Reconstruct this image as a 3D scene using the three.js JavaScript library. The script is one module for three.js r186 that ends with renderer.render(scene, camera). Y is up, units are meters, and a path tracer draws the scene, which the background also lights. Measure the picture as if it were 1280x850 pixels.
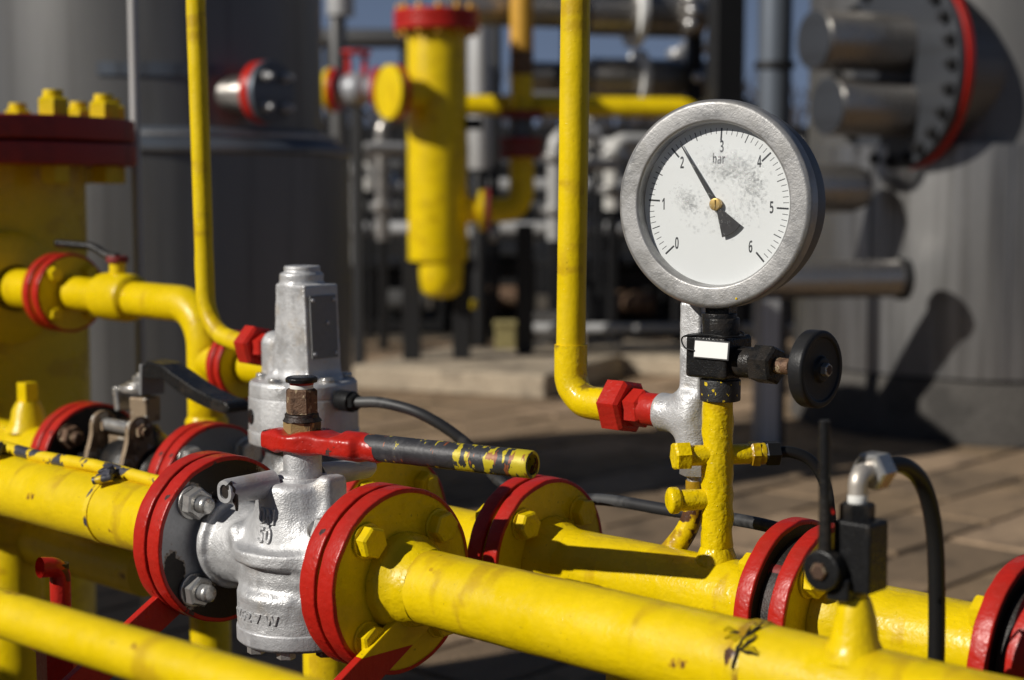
import * as THREE from 'three';
import { RoundedBoxGeometry } from 'three/addons/geometries/RoundedBoxGeometry.js';
import { TextGeometry } from 'three/addons/geometries/TextGeometry.js';
import { MarchingCubes } from 'three/addons/objects/MarchingCubes.js';
import { FontLoader } from 'three/addons/loaders/FontLoader.js';
import { ImprovedNoise } from 'three/addons/math/ImprovedNoise.js';
import { mergeGeometries } from 'three/addons/utils/BufferGeometryUtils.js';

// ------------------------------------------------------------------ camera, sky, sun, exposure
const scene = new THREE.Scene();
const CAM_H = 1.1, PITCH = Math.atan(190 / 2000);
const camera = new THREE.PerspectiveCamera(2 * Math.atan(425 / 2000) * 180 / Math.PI, 1280 / 850, 0.05, 400);
camera.position.set(0, CAM_H, 0);
camera.rotation.x = -PITCH;
camera.focus = 1.50;
camera.userData.fStop = 4.5;
camera.updateMatrixWorld(true);

const SUN_AZ = 61 * Math.PI / 180, SUN_EL = 31 * Math.PI / 180;     // azimuth counted to the left of the camera's back
const SUN = new THREE.Vector3(-Math.sin(SUN_AZ) * Math.cos(SUN_EL), Math.sin(SUN_EL), Math.cos(SUN_AZ) * Math.cos(SUN_EL));
{ // clear winter sky: pale at the horizon, deeper overhead, a wide glow round the sun
  const w = 512, h = 256, d = new Float32Array(w * h * 4);
  for (let j = 0; j < h; j++) for (let i = 0; i < w; i++) {
    const el = ((j + 0.5) / h - 0.5) * Math.PI, az = ((i + 0.5) / w - 0.5) * 2 * Math.PI;
    const v = new THREE.Vector3(Math.cos(el) * Math.cos(az), Math.sin(el), Math.cos(el) * Math.sin(az));
    const t = Math.pow(Math.max(0, Math.sin(el)), 0.27), g = Math.pow(Math.max(0, v.dot(SUN)), 6) * 0.03;
    const k = (j * w + i) * 4;
    d[k] = (0.265 - 0.258 * t) + g; d[k + 1] = (0.345 - 0.323 * t) + g * 0.95; d[k + 2] = (0.50 - 0.44 * t) + g * 0.8; d[k + 3] = 1;
    if (el < 0) { d[k] = 0.03; d[k + 1] = 0.026; d[k + 2] = 0.022; }
  }
  const sky = new THREE.DataTexture(d, w, h, THREE.RGBAFormat, THREE.FloatType);
  sky.mapping = THREE.EquirectangularReflectionMapping; sky.magFilter = THREE.LinearFilter; sky.minFilter = THREE.LinearFilter;
  sky.wrapS = THREE.RepeatWrapping; sky.needsUpdate = true;
  scene.background = sky; scene.environment = sky;
}
const sun = new THREE.DirectionalLight(new THREE.Color(1.0, 0.955, 0.88), 5.0);
sun.position.copy(SUN).multiplyScalar(12).add(new THREE.Vector3(0, 0.8, -4));
sun.target.position.set(0, 0.8, -4);
sun.castShadow = true; sun.shadow.mapSize.set(4096, 4096); sun.shadow.radius = 1;
Object.assign(sun.shadow.camera, { left: -10, right: 10, top: 10, bottom: -10, near: 0.1, far: 40 });
scene.add(sun, sun.target);
const renderer = new THREE.WebGLRenderer({ antialias: true });
renderer.setSize(1024, 680); renderer.shadowMap.enabled = true;
renderer.toneMapping = THREE.LinearToneMapping; renderer.toneMappingExposure = 0.87;

// ------------------------------------------------------------------ frames
// the pipework runs along U, W is across it towards the sunny side
const YAW = -43 * Math.PI / 180;
const UX = Math.cos(YAW), UZ = -Math.sin(YAW), WX = Math.sin(YAW), WZ = Math.cos(YAW);
const SP = (s, y, w) => [-0.0977 + UX * s + WX * w, y, -1.42 + UZ * s + WZ * w];
// a point at a given depth in metres in front of the camera along a direction given on the 1280 x 850 picture
const at = (px, py, depth) => {
  const x = (px - 640) / 2000, y = -(py - 425) / 2000, c = Math.cos(PITCH), s = Math.sin(PITCH);
  const dy = y * c - s, dz = -(c + y * s), k = depth / -dz;
  return [x * k, CAM_H + dy * k, -depth];
};
const W2 = -0.249;       // offset of the rear pipeline
const Y1 = 0.7456, Y2 = 0.716;

// ------------------------------------------------------------------ random and noise
let seed = 7;
const rnd = () => { seed = (seed * 1664525 + 1013904223) % 4294967296; return seed / 4294967296; };
const rr = (a, b) => a + (b - a) * rnd();
const noise3 = new ImprovedNoise();
function hash2(x, y, s) { let h = (x * 374761393 + y * 668265263 + s * 974634777) | 0; h = Math.imul(h ^ (h >>> 13), 1274126177); return ((h ^ (h >>> 16)) >>> 0) / 4294967296; }
function vnoise(u, v, p, q, s) { // tileable value noise, p x q cells
  const x = u * p, y = v * q, xi = Math.floor(x), yi = Math.floor(y), fx = x - xi, fy = y - yi;
  const a = fx * fx * (3 - 2 * fx), b = fy * fy * (3 - 2 * fy), X = (n) => ((n % p) + p) % p, Yq = (n) => ((n % q) + q) % q;
  const n00 = hash2(X(xi), Yq(yi), s), n10 = hash2(X(xi + 1), Yq(yi), s), n01 = hash2(X(xi), Yq(yi + 1), s), n11 = hash2(X(xi + 1), Yq(yi + 1), s);
  return (n00 * (1 - a) + n10 * a) * (1 - b) + (n01 * (1 - a) + n11 * a) * b;
}
function fbm(u, v, p, q, oct, s) { let t = 0, a = 0.5, n = 0; for (let o = 0; o < oct; o++) { t += a * vnoise(u, v, p << o, q << o, s + o * 17); n += a; a *= 0.55; } return t / n; }
const sstep = (a, b, x) => { const t = Math.min(1, Math.max(0, (x - a) / (b - a))); return t * t * (3 - 2 * t); };
const lin2s = (c) => c <= 0.0031308 ? 12.92 * c : 1.055 * Math.pow(c, 1 / 2.4) - 0.055;

// ------------------------------------------------------------------ textures (uv are metres)
function tex(n, metres, fn, srgb) { // fn(u, v) -> [r, g, b] linear 0..1, or a number
  const d = new Uint8Array(n * n * 4);
  for (let j = 0; j < n; j++) for (let i = 0; i < n; i++) {
    let c = fn((i + 0.5) / n, (j + 0.5) / n); if (typeof c === 'number') c = [c, c, c];
    const k = (j * n + i) * 4;
    for (let m = 0; m < 3; m++) { const x = Math.min(1, Math.max(0, c[m])); d[k + m] = Math.round(255 * (srgb ? lin2s(x) : x)); }
    d[k + 3] = 255;
  }
  const t = new THREE.DataTexture(d, n, n, THREE.RGBAFormat); t.magFilter = THREE.LinearFilter; t.minFilter = THREE.LinearMipmapLinearFilter; t.generateMipmaps = true;
  t.wrapS = t.wrapT = THREE.RepeatWrapping; t.repeat.set(1 / metres, 1 / metres);
  if (srgb) t.colorSpace = THREE.SRGBColorSpace; t.needsUpdate = true; return t;
}
const mix3 = (a, b, t) => [a[0] + (b[0] - a[0]) * t, a[1] + (b[1] - a[1]) * t, a[2] + (b[2] - a[2]) * t];
const mul3 = (a, k) => [a[0] * k, a[1] * k, a[2] * k];

// brushed-on paint relief: sags, brush marks, specks
const lumpTex = tex(1024, 0.22, (u, v) => {
  let h = 0.5 * fbm(u, v, 6, 6, 3, 3) + 0.28 * fbm(u, v, 40, 12, 2, 9) + 0.22 * fbm(u, v, 70, 70, 2, 21);
  const sp = vnoise(u, v, 90, 90, 31); if (sp > 0.93) h += (sp - 0.93) * 3.2;
  return h;
});
const castTex = tex(1024, 0.11, (u, v) => 0.40 * fbm(u, v, 40, 40, 3, 41) + 0.25 * fbm(u, v, 6, 6, 2, 47) + 0.35 * fbm(u, v, 100, 100, 2, 53));
const roughTex = tex(512, 0.3, (u, v) => 0.62 + 0.6 * (fbm(u, v, 9, 9, 4, 61) - 0.5) + 0.25 * (fbm(u, v, 60, 60, 2, 63) - 0.5));
function paintMap(s, base, o) {
  return tex(o.n ?? 512, o.m ?? 0.55, (u, v) => {
    const m = fbm(u, v, 7, 7, 4, s), f = fbm(u, v, 80, 80, 2, s + 5), st = fbm(u, v, o.sx ?? 10, o.sy ?? 10, 4, s + 11);
    let c = mul3(base, 0.9 + 0.2 * (m - 0.5) * (o.mottle ?? 1) + 0.12 * (f - 0.5) + 0.1);
    if (o.stain) c = mix3(c, o.stain, (o.stainAmt ?? 0.5) * sstep(o.stainAt ?? 0.6, (o.stainAt ?? 0.6) + 0.16, st + 0.12 * (f - 0.5)));
    const gr = vnoise(u, v, 150, 150, s + 23); if (gr > 0.955) c = mix3(c, o.speck ?? [0.06, 0.04, 0.015], (gr - 0.955) * 14);
    if (o.chip) {
      const ch = fbm(u, v, 16, 16, 5, s + 31) + 0.10 * (fbm(u, v, 3, 3, 2, s + 37) - 0.5), t = sstep(o.chipAt, o.chipAt + 0.015, ch);
      if (o.halo) c = mix3(c, o.halo, 0.7 * sstep(o.chipAt - 0.035, o.chipAt, ch));
      c = mix3(c, mul3(o.chip, 0.7 + 0.6 * f), t);
    }
    return c;
  }, true);
}
const YEL = [0.72, 0.515, 0.002], RED = [0.43, 0.016, 0.009];
const M = {};
const std = (name, o) => { const m = new THREE.MeshStandardMaterial(o); m.name = name; M[name] = m; return m; };
const phy = (name, o) => { const m = new THREE.MeshPhysicalMaterial(o); m.name = name; M[name] = m; return m; };
const rgb = (r, g, b) => new THREE.Color().setRGB(r, g, b);
phy('yellow', { specularIntensity: 0.7, map: paintMap(101, YEL, { n: 1024, mottle: 1.5, stain: [0.44, 0.25, 0.006], stainAmt: 0.45, stainAt: 0.58, sx: 8, sy: 18 }), bumpMap: lumpTex, bumpScale: 0.0014, roughness: 0.52, roughnessMap: roughTex });
phy('yellowKnobbly', { specularIntensity: 0.8, map: M.yellow.map, bumpMap: lumpTex, bumpScale: 0.0030, roughness: 0.44, roughnessMap: roughTex });
phy('yellowWeathered', { specularIntensity: 0.6, map: paintMap(131, mul3(YEL, 0.98), { n: 1024, mottle: 1.6, stain: [0.36, 0.19, 0.012], stainAmt: 0.5, stainAt: 0.60, sx: 5, sy: 14, chip: [0.16, 0.075, 0.02], chipAt: 0.80, halo: [0.4, 0.2, 0.01] }), bumpMap: lumpTex, bumpScale: 0.0008, roughness: 0.66, roughnessMap: roughTex });
std('yellowChipped', { map: paintMap(151, YEL, { m: 0.4, chip: [0.045, 0.045, 0.06], chipAt: 0.60, halo: [0.5, 0.3, 0.01] }), bumpMap: lumpTex, bumpScale: 0.0012, roughness: 0.75, roughnessMap: roughTex });
std('yellowRust', { map: paintMap(171, YEL, { m: 0.3, stain: [0.25, 0.11, 0.012], stainAmt: 0.75, stainAt: 0.52, chip: [0.08, 0.035, 0.018], chipAt: 0.64, halo: [0.3, 0.14, 0.012] }), bumpMap: lumpTex, bumpScale: 0.0016, roughness: 0.5, roughnessMap: roughTex });
std('ochre', { map: paintMap(191, [0.60, 0.32, 0.03], { stain: [0.35, 0.16, 0.02] }), bumpMap: lumpTex, bumpScale: 0.0008, roughness: 0.6 });
phy('red', { specularIntensity: 0.7, map: paintMap(201, RED, { n: 1024, stain: [0.30, 0.02, 0.012], stainAmt: 0.5, chip: [0.10, 0.02, 0.016], chipAt: 0.78, speck: [0.7, 0.3, 0.25] }), bumpMap: lumpTex, bumpScale: 0.0013, roughness: 0.55, roughnessMap: roughTex });
phy('redChipped', { specularIntensity: 0.7, map: paintMap(221, RED, { m: 0.25, chip: [0.06, 0.03, 0.028], chipAt: 0.715, halo: [0.34, 0.025, 0.016] }), bumpMap: lumpTex, bumpScale: 0.0014, roughness: 0.55, roughnessMap: roughTex });
std('maroon', { map: paintMap(241, [0.19, 0.016, 0.014], { stain: [0.08, 0.01, 0.01] }), bumpMap: lumpTex, bumpScale: 0.001, roughness: 0.6 });
std('silver', { map: paintMap(301, [0.54, 0.54, 0.545], { n: 1024, m: 0.3, stain: [0.42, 0.33, 0.22], stainAmt: 0.3, stainAt: 0.66, speck: [0.3, 0.26, 0.2] }), bumpMap: castTex, bumpScale: 0.0008, metalness: 0.55, roughness: 0.84, roughnessMap: roughTex });
std('silverSmooth', { map: paintMap(321, [0.50, 0.50, 0.51], { m: 0.3, stain: [0.36, 0.30, 0.22], stainAmt: 0.4, stainAt: 0.64 }), bumpMap: castTex, bumpScale: 0.0005, metalness: 0.5, roughness: 0.85, roughnessMap: roughTex });
std('zinc', { map: paintMap(341, [0.48, 0.47, 0.45], { m: 0.2, stain: [0.24, 0.13, 0.06], stainAmt: 0.7, stainAt: 0.58 }), bumpMap: castTex, bumpScale: 0.0004, metalness: 0.7, roughness: 0.5, roughnessMap: roughTex });
std('greySteel', { map: paintMap(361, [0.17, 0.175, 0.18], { m: 0.3, stain: [0.09, 0.08, 0.07], stainAmt: 0.6, stainAt: 0.55 }), bumpMap: castTex, bumpScale: 0.0008, metalness: 0.25, roughness: 0.6, roughnessMap: roughTex });
std('plateGrey', { map: paintMap(371, [0.22, 0.22, 0.22], { m: 0.3 }), bumpMap: castTex, bumpScale: 0.0003, metalness: 0.3, roughness: 0.55 });
std('rust', { map: paintMap(381, [0.15, 0.085, 0.05], { m: 0.12, stain: [0.05, 0.025, 0.015], stainAmt: 0.8, stainAt: 0.5, chip: [0.32, 0.24, 0.15], chipAt: 0.66 }), bumpMap: castTex, bumpScale: 0.0009, metalness: 0.3, roughness: 0.65 });
std('brassDirty', { map: paintMap(391, [0.42, 0.30, 0.13], { m: 0.1, stain: [0.08, 0.05, 0.03], stainAmt: 0.85, stainAt: 0.47, sx: 14, sy: 5 }), bumpMap: castTex, bumpScale: 0.0006, metalness: 0.5, roughness: 0.5 });
std('bracketBrown', { map: paintMap(401, [0.27, 0.20, 0.13], { m: 0.2, stain: [0.10, 0.06, 0.035], stainAmt: 0.8, stainAt: 0.52, chip: [0.40, 0.37, 0.32], chipAt: 0.66 }), bumpMap: castTex, bumpScale: 0.0006, metalness: 0.35, roughness: 0.55 });
phy('black', { specularIntensity: 0.55, map: paintMap(411, [0.012, 0.012, 0.0125], { m: 0.3, stain: [0.036, 0.03, 0.025], stainAmt: 0.6, stainAt: 0.55, speck: [0.2, 0.18, 0.15] }), bumpMap: castTex, bumpScale: 0.0007, roughness: 0.5, roughnessMap: roughTex });
phy('rubber', { specularIntensity: 0.5, color: rgb(0.010, 0.010, 0.0105), bumpMap: castTex, bumpScale: 0.0002, roughness: 0.42 });
std('bezel', { map: paintMap(431, [0.37, 0.365, 0.36], { m: 0.25, stain: [0.24, 0.235, 0.225], stainAmt: 0.6, stainAt: 0.52, speck: [0.2, 0.2, 0.2] }), bumpMap: castTex, bumpScale: 0.0003, metalness: 0.6, roughness: 0.75, roughnessMap: roughTex });
std('drum', { map: paintMap(441, [0.10, 0.105, 0.115], { m: 0.3 }), metalness: 0.3, roughness: 0.5 });
std('brass', { color: rgb(0.55, 0.38, 0.14), metalness: 0.85, roughness: 0.4 });
std('ink', { color: rgb(0.03, 0.03, 0.032), roughness: 0.45 });
std('white', { color: rgb(0.80, 0.80, 0.78), roughness: 0.5 });
std('amber', { color: rgb(0.55, 0.50, 0.44), metalness: 0.6, roughness: 0.45 });
std('ptfe', { color: rgb(0.75, 0.74, 0.70), roughness: 0.6 });
phy('glass', { color: 0xffffff, transmission: 1, thickness: 0, roughness: 0.03, ior: 1.5 });
// sheet-metal cladding with vertical run marks
const cladTex = (s, base, lo) => tex(512, 2.2, (u, v) => {
  const run = fbm(u, v, 60, 3, 3, s), big = fbm(u, v, 6, 2, 3, s + 7), f = fbm(u, v, 90, 90, 2, s + 9);
  return mix3(mul3(base, 0.8 + 0.4 * (big - 0.3)), lo, 0.7 * sstep(0.42, 0.75, run) + 0.15 * (f - 0.5));
}, true);
const dentTex = tex(512, 1.6, (u, v) => 0.75 * fbm(u, v, 9, 1, 2, 77) + 0.25 * fbm(u, v, 26, 2, 2, 79));
std('tankGrey', { map: cladTex(501, [0.19, 0.187, 0.182], [0.125, 0.122, 0.118]), bumpMap: dentTex, bumpScale: 0.006, metalness: 0.55, roughness: 0.42 });
std('tankClad', { map: cladTex(521, [0.34, 0.335, 0.33], [0.17, 0.165, 0.16]), bumpMap: dentTex, bumpScale: 0.014, metalness: 0.88, roughness: 0.36 });
std('pipeClad', { map: cladTex(541, [0.42, 0.395, 0.365], [0.24, 0.215, 0.19]), bumpMap: dentTex, bumpScale: 0.003, metalness: 0.8, roughness: 0.55, roughnessMap: roughTex });
std('shadeDarkSteel', { map: cladTex(561, [0.014, 0.014, 0.015], [0.009, 0.008, 0.008]), roughness: 0.55, metalness: 0.2 });  // black steel lowered further to stand in for background shade
std('blueSteel', { map: cladTex(571, [0.12, 0.14, 0.17], [0.07, 0.075, 0.085]), roughness: 0.5, metalness: 0.4 });
std('paleSteel', { map: cladTex(581, [0.50, 0.50, 0.50], [0.34, 0.33, 0.31]), roughness: 0.5, metalness: 0.25 });
const concMap = (s, base, m) => tex(512, m, (u, v) => {
  const a = fbm(u, v, 5, 5, 5, s), f = fbm(u, v, 120, 120, 2, s + 3), st = fbm(u, v, 9, 9, 4, s + 8);
  let c = mul3(base, 0.72 + 0.5 * (a - 0.2) + 0.35 * (f - 0.5)); c = mix3(c, mul3(base, 0.35), 0.6 * sstep(0.58, 0.72, st)); return c;
}, true);
const grit = tex(512, 0.5, (u, v) => fbm(u, v, 60, 60, 3, 91));
std('concrete', { map: concMap(601, [0.44, 0.36, 0.26], 1.5), bumpMap: grit, bumpScale: 0.004, roughness: 0.9 });
const paverMats = [[0.30, 0.205, 0.120], [0.25, 0.17, 0.095], [0.36, 0.25, 0.155], [0.20, 0.138, 0.082]].map((c, i) => std('paver' + i, { map: concMap(621 + i * 9, c, 1.1), bumpMap: grit, bumpScale: 0.003, roughness: 0.9 }));
std('soil', { map: concMap(661, [0.11, 0.088, 0.062], 2.5), bumpMap: grit, bumpScale: 0.012, roughness: 0.95 });
std('twig', { map: concMap(671, [0.075, 0.062, 0.058], 1.5), roughness: 0.95 });

// ------------------------------------------------------------------ geometry helpers: all return non-indexed position / normal / uv
function finish(p, n, t) {
  const g = new THREE.BufferGeometry();
  g.setAttribute('position', new THREE.Float32BufferAttribute(p, 3)); g.setAttribute('normal', new THREE.Float32BufferAttribute(n, 3)); g.setAttribute('uv', new THREE.Float32BufferAttribute(t, 2));
  return g;
}
function bevelled(pr, b) {
  if (!b) return pr;
  const out = [pr[0]];
  for (let i = 1; i < pr.length - 1; i++) {
    const A = pr[i - 1], B = pr[i], C = pr[i + 1];
    const u = [A[0] - B[0], A[1] - B[1]], v = [C[0] - B[0], C[1] - B[1]], lu = Math.hypot(...u), lv = Math.hypot(...v);
    if (lu < 1e-7 || lv < 1e-7) continue;
    const c = (u[0] * v[0] + u[1] * v[1]) / (lu * lv);
    if (c < -0.93) { out.push(B); continue; }
    const k = Math.min(b, 0.42 * lu, 0.42 * lv), P = [B[0] + u[0] / lu * k, B[1] + u[1] / lu * k], Q = [B[0] + v[0] / lv * k, B[1] + v[1] / lv * k];
    for (const f of [0, 0.33, 0.67, 1]) { const a = (1 - f) * (1 - f), m = 2 * f * (1 - f), e = f * f; out.push([a * P[0] + m * B[0] + e * Q[0], a * P[1] + m * B[1] + e * Q[1]]); }
  }
  out.push(pr[pr.length - 1]); return out;
}
// surface of revolution round axis 'x', 'y' or 'z'; profile [[along, radius], ...]; seg 6 + flat = hexagon
function rev(axis, prof, { seg = 40, flat = false, bevel = 0, turn = 0, a0 = 0, a1 = Math.PI * 2 } = {}) {
  const pr = bevelled(prof, bevel), N = pr.length - 1, sn = [], vlen = [0];
  for (let i = 0; i < N; i++) { const dt = pr[i + 1][0] - pr[i][0], dr = pr[i + 1][1] - pr[i][1], l = Math.hypot(dt, dr) || 1e-9; sn.push([-dr / l, dt / l]); vlen.push(vlen[i] + l); }
  const smooth = (i, j) => j < 0 || j >= N ? sn[i] : (sn[i][0] * sn[j][0] + sn[i][1] * sn[j][1] > 0.74 ? (() => { const a = sn[i][0] + sn[j][0], b = sn[i][1] + sn[j][1], l = Math.hypot(a, b); return [a / l, b / l]; })() : sn[i]);
  const p = [], n = [], t = [];
  const map = axis === 'x' ? (a, r, c, s) => [a, r * c, r * s] : axis === 'y' ? (a, r, c, s) => [r * s, a, r * c] : (a, r, c, s) => [r * c, r * s, a];
  for (let i = 0; i < N; i++) {
    const n0 = smooth(i, i - 1), n1 = smooth(i, i + 1), cap = Math.abs(sn[i][0]) > 0.8, rm = Math.max(pr[i][1], pr[i + 1][1]);
    for (let k = 0; k < seg; k++) {
      const A = a0 + turn + (a1 - a0) * k / seg, B = a0 + turn + (a1 - a0) * (k + 1) / seg, mid = (A + B) / 2;
      const V = (e, ang, nn) => {
        const q = e ? pr[i + 1] : pr[i], an = flat ? mid : ang;
        const P = map(q[0], q[1], Math.cos(ang), Math.sin(ang)), Q = map(nn[0], nn[1], Math.cos(an), Math.sin(an));
        return [P, Q, cap ? [q[1] * Math.cos(ang), q[1] * Math.sin(ang)] : [ang * rm, vlen[i + e]]];
      };
      const v00 = V(0, A, n0), v10 = V(1, A, n1), v01 = V(0, B, n0), v11 = V(1, B, n1);
      const tri = (a, b, c) => {
        const e = [b[0][0] - a[0][0], b[0][1] - a[0][1], b[0][2] - a[0][2]], f = [c[0][0] - a[0][0], c[0][1] - a[0][1], c[0][2] - a[0][2]];
        const x = [e[1] * f[2] - e[2] * f[1], e[2] * f[0] - e[0] * f[2], e[0] * f[1] - e[1] * f[0]];
        if (Math.hypot(...x) < 1e-14) return;
        const N3 = [0, 1, 2].map((q) => a[1][q] + b[1][q] + c[1][q]);
        if (x[0] * N3[0] + x[1] * N3[1] + x[2] * N3[2] < 0) [b, c] = [c, b];
        for (const q of [a, b, c]) { p.push(...q[0]); n.push(...q[1]); t.push(...q[2]); }
      };
      tri(v00, v10, v11); tri(v00, v11, v01);
    }
  }
  return finish(p, n, t);
}
const cyl = (axis, r, a, b, o = {}) => rev(axis, [[a, 0], [a, r], [b, r], [b, 0]], { bevel: 0.001, ...o });
const hex = (axis, r, a, b, o = {}) => { const c = r * 0.13; return rev(axis, [[a, 0], [a, r * 0.9], [a + c * 0.5, r], [b - c, r], [b, r * 0.87], [b, 0]], { seg: 6, flat: true, ...o }); };
// tube swept along points
function sweep(pts, r, { seg = 18, caps = true, bore = 0 } = {}) {
  pts = pts.map((q) => q.isVector3 ? q : new THREE.Vector3(...q));
  const n = pts.length, T = pts.map((q, i) => new THREE.Vector3().subVectors(pts[Math.min(n - 1, i + 1)], pts[Math.max(0, i - 1)]).normalize());
  let N = new THREE.Vector3(0, 1, 0); if (Math.abs(T[0].y) > 0.9) N.set(1, 0, 0);
  N.addScaledVector(T[0], -N.dot(T[0])).normalize();
  const rings = []; let L = 0;
  for (let i = 0; i < n; i++) {
    if (i) { N = N.clone().addScaledVector(T[i], -N.dot(T[i])).normalize(); L += pts[i].distanceTo(pts[i - 1]); }
    const B = new THREE.Vector3().crossVectors(T[i], N), R = typeof r === 'function' ? r(i / (n - 1), L) : r, ring = [];
    for (let k = 0; k <= seg; k++) { const a = k / seg * Math.PI * 2, d = N.clone().multiplyScalar(Math.cos(a)).addScaledVector(B, Math.sin(a)); ring.push([pts[i].clone().addScaledVector(d, R), d, [a * R, L]]); }
    rings.push(ring);
  }
  const p = [], nn = [], t = [], put = (...v) => { for (const q of v) { p.push(q[0].x, q[0].y, q[0].z); nn.push(q[1].x, q[1].y, q[1].z); t.push(...q[2]); } };
  for (let i = 0; i + 1 < n; i++) for (let k = 0; k < seg; k++) { const a = rings[i][k], b = rings[i][k + 1], c = rings[i + 1][k], d = rings[i + 1][k + 1]; put(a, b, d, a, d, c); }
  if (caps) for (const e of [0, n - 1]) {
    const nd = T[e].clone().multiplyScalar(e ? 1 : -1), C = [pts[e], nd, [0, 0]];
    for (let k = 0; k < seg; k++) { const a = [rings[e][k][0], nd, [0.01, 0]], b = [rings[e][k + 1][0], nd, [0.01, 0.01]]; e ? put(C, a, b) : put(C, b, a); }
  }
  return finish(p, nn, t);
}
// polyline with rounded corners
function bend(pts, R, steps = 9) {
  pts = pts.map((q) => new THREE.Vector3(...q)); const out = [pts[0]];
  for (let i = 1; i < pts.length - 1; i++) {
    const a = pts[i - 1].clone().sub(pts[i]), b = pts[i + 1].clone().sub(pts[i]), la = a.length(), lb = b.length(), rr_ = Math.min(R, la * 0.49, lb * 0.49);
    const P = pts[i].clone().addScaledVector(a, rr_ / la), Q = pts[i].clone().addScaledVector(b, rr_ / lb);
    for (let k = 0; k <= steps; k++) { const f = k / steps, h = 0.55; // cubic close to an arc
      const c1 = P.clone().lerp(pts[i], h), c2 = Q.clone().lerp(pts[i], h), g = 1 - f;
      out.push(P.clone().multiplyScalar(g * g * g).addScaledVector(c1, 3 * g * g * f).addScaledVector(c2, 3 * g * f * f).addScaledVector(Q, f * f * f)); }
  }
  out.push(pts[pts.length - 1]); return out;
}
const curve = (pts, n = 40) => new THREE.CatmullRomCurve3(pts.map((q) => new THREE.Vector3(...q))).getPoints(n);
function boxmap(g) {
  g = g.index ? g.toNonIndexed() : g; const P = g.attributes.position, N = g.attributes.normal, t = [];
  for (let i = 0; i < P.count; i += 3) {
    let x = 0, y = 0, z = 0; for (let k = 0; k < 3; k++) { x += N.getX(i + k); y += N.getY(i + k); z += N.getZ(i + k); }
    x = Math.abs(x); y = Math.abs(y); z = Math.abs(z);
    for (let k = 0; k < 3; k++) { const a = [P.getX(i + k), P.getY(i + k), P.getZ(i + k)]; t.push(...(y >= x && y >= z ? [a[0], a[2]] : x >= z ? [a[2], a[1]] : [a[0], a[1]])); }
  }
  g.setAttribute('uv', new THREE.Float32BufferAttribute(t, 2)); for (const k of Object.keys(g.attributes)) if (!['position', 'normal', 'uv'].includes(k)) g.deleteAttribute(k);
  return g;
}
const box = (w, h, d, b = 0.002, s = 2) => boxmap(new RoundedBoxGeometry(w, h, d, s, Math.min(b, w * 0.45, h * 0.45, d * 0.45)));
function ext(pts, depth, b = 0.001) { // extruded outline, depth along z from 0
  const s = !Array.isArray(pts) ? pts : new THREE.Shape(pts.map((q) => new THREE.Vector2(...q)));
  return boxmap(new THREE.ExtrudeGeometry(s, { depth, bevelEnabled: b > 0, bevelThickness: b, bevelSize: b, bevelSegments: 2, curveSegments: 14 }));
}
const mv = (g, x = 0, y = 0, z = 0, rx = 0, ry = 0, rz = 0) => g.applyMatrix4(new THREE.Matrix4().compose(new THREE.Vector3(x, y, z), new THREE.Quaternion().setFromEuler(new THREE.Euler(rx, ry, rz)), new THREE.Vector3(1, 1, 1)));
function lump(g, amp, f = 40) {
  const P = g.attributes.position;
  for (let i = 0; i < P.count; i++) { const x = P.getX(i), y = P.getY(i), z = P.getZ(i);
    P.setXYZ(i, x + amp * noise3.noise(x * f + 3.1, y * f, z * f), y + amp * noise3.noise(x * f, y * f + 7.7, z * f), z + amp * noise3.noise(x * f, y * f, z * f + 5.3)); }
  return g;
}
// ------------------------------------------------------------------ scene helpers
const taken = new Map();
function numbered(name) { const k = taken.get(name) ?? 0; taken.set(name, k + 1); return k ? name + '_' + String(k).padStart(3, '0') : name; }
function thing(name, label, category, pos = [0, 0, 0], yaw = 0, group) {
  const o = new THREE.Group(); o.name = numbered(name); o.position.set(...pos); o.rotation.y = yaw; o.userData = { label, category }; if (group) o.userData.group = group; scene.add(o); return o;
}
const along = (name, label, category, s, y, w, group) => thing(name, label, category, SP(s, y, w), YAW, group);
function part(parent, name, geo, mat, label) {
  const g = Array.isArray(geo) ? mergeGeometries(geo) : geo;
  const m = new THREE.Mesh(g, typeof mat === 'string' ? M[mat] : mat); m.name = name; m.castShadow = m.receiveShadow = true; if (label) m.userData.label = label; parent.add(m); return m;
}
function setting(name, geo, mat, label) { const m = part(scene, name, geo, mat); m.userData = { kind: 'structure', label }; return m; }
function put(m, x, y, z, rx = 0, ry = 0, rz = 0) { m.position.set(x, y, z); m.rotation.set(rx, ry, rz); return m; }
// a flange disc from x0 to x1 (axis x) with a painted rim
const FR = 0.0850;
function flange(parent, x0, x1, face = 'yellow', rim = 'red', r = FR, hole = 0) {
  const f = part(parent, 'flange', rev('x', [[x0 + 0.0012, 0], [x0 + 0.0012, r - 0.0012], [x1 - 0.0012, r - 0.0012], [x1 - 0.0012, 0]], { seg: 72 }), face);
  part(f, 'flange_rim', lump(rev('x', [[x0 + 0.0008, r - 0.0045], [x0 + 0.0008, r], [x1 - 0.0006, r], [x1 - 0.0006, r - 0.0045]], { seg: 96, bevel: 0.0022 }), 0.0007, 60), rim);
  return f;
}
const boltGeo = lump(mergeGeometries([hex('x', 0.0150, -0.001, 0.0125), cyl('x', 0.0165, -0.002, 0.0012, { seg: 24 })]), 0.0006, 120);
const boltGeo2 = lump(mergeGeometries([hex('x', 0.0148, -0.001, 0.0135, { turn: 0.4 }), cyl('x', 0.0085, 0.012, 0.0165, { seg: 20 })]), 0.0007, 120);
const nutGeo = mergeGeometries([hex('x', 0.0158, 0.0025, 0.0155, { turn: 0.15 }), cyl('x', 0.0172, -0.001, 0.003, { seg: 28 })]);
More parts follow.
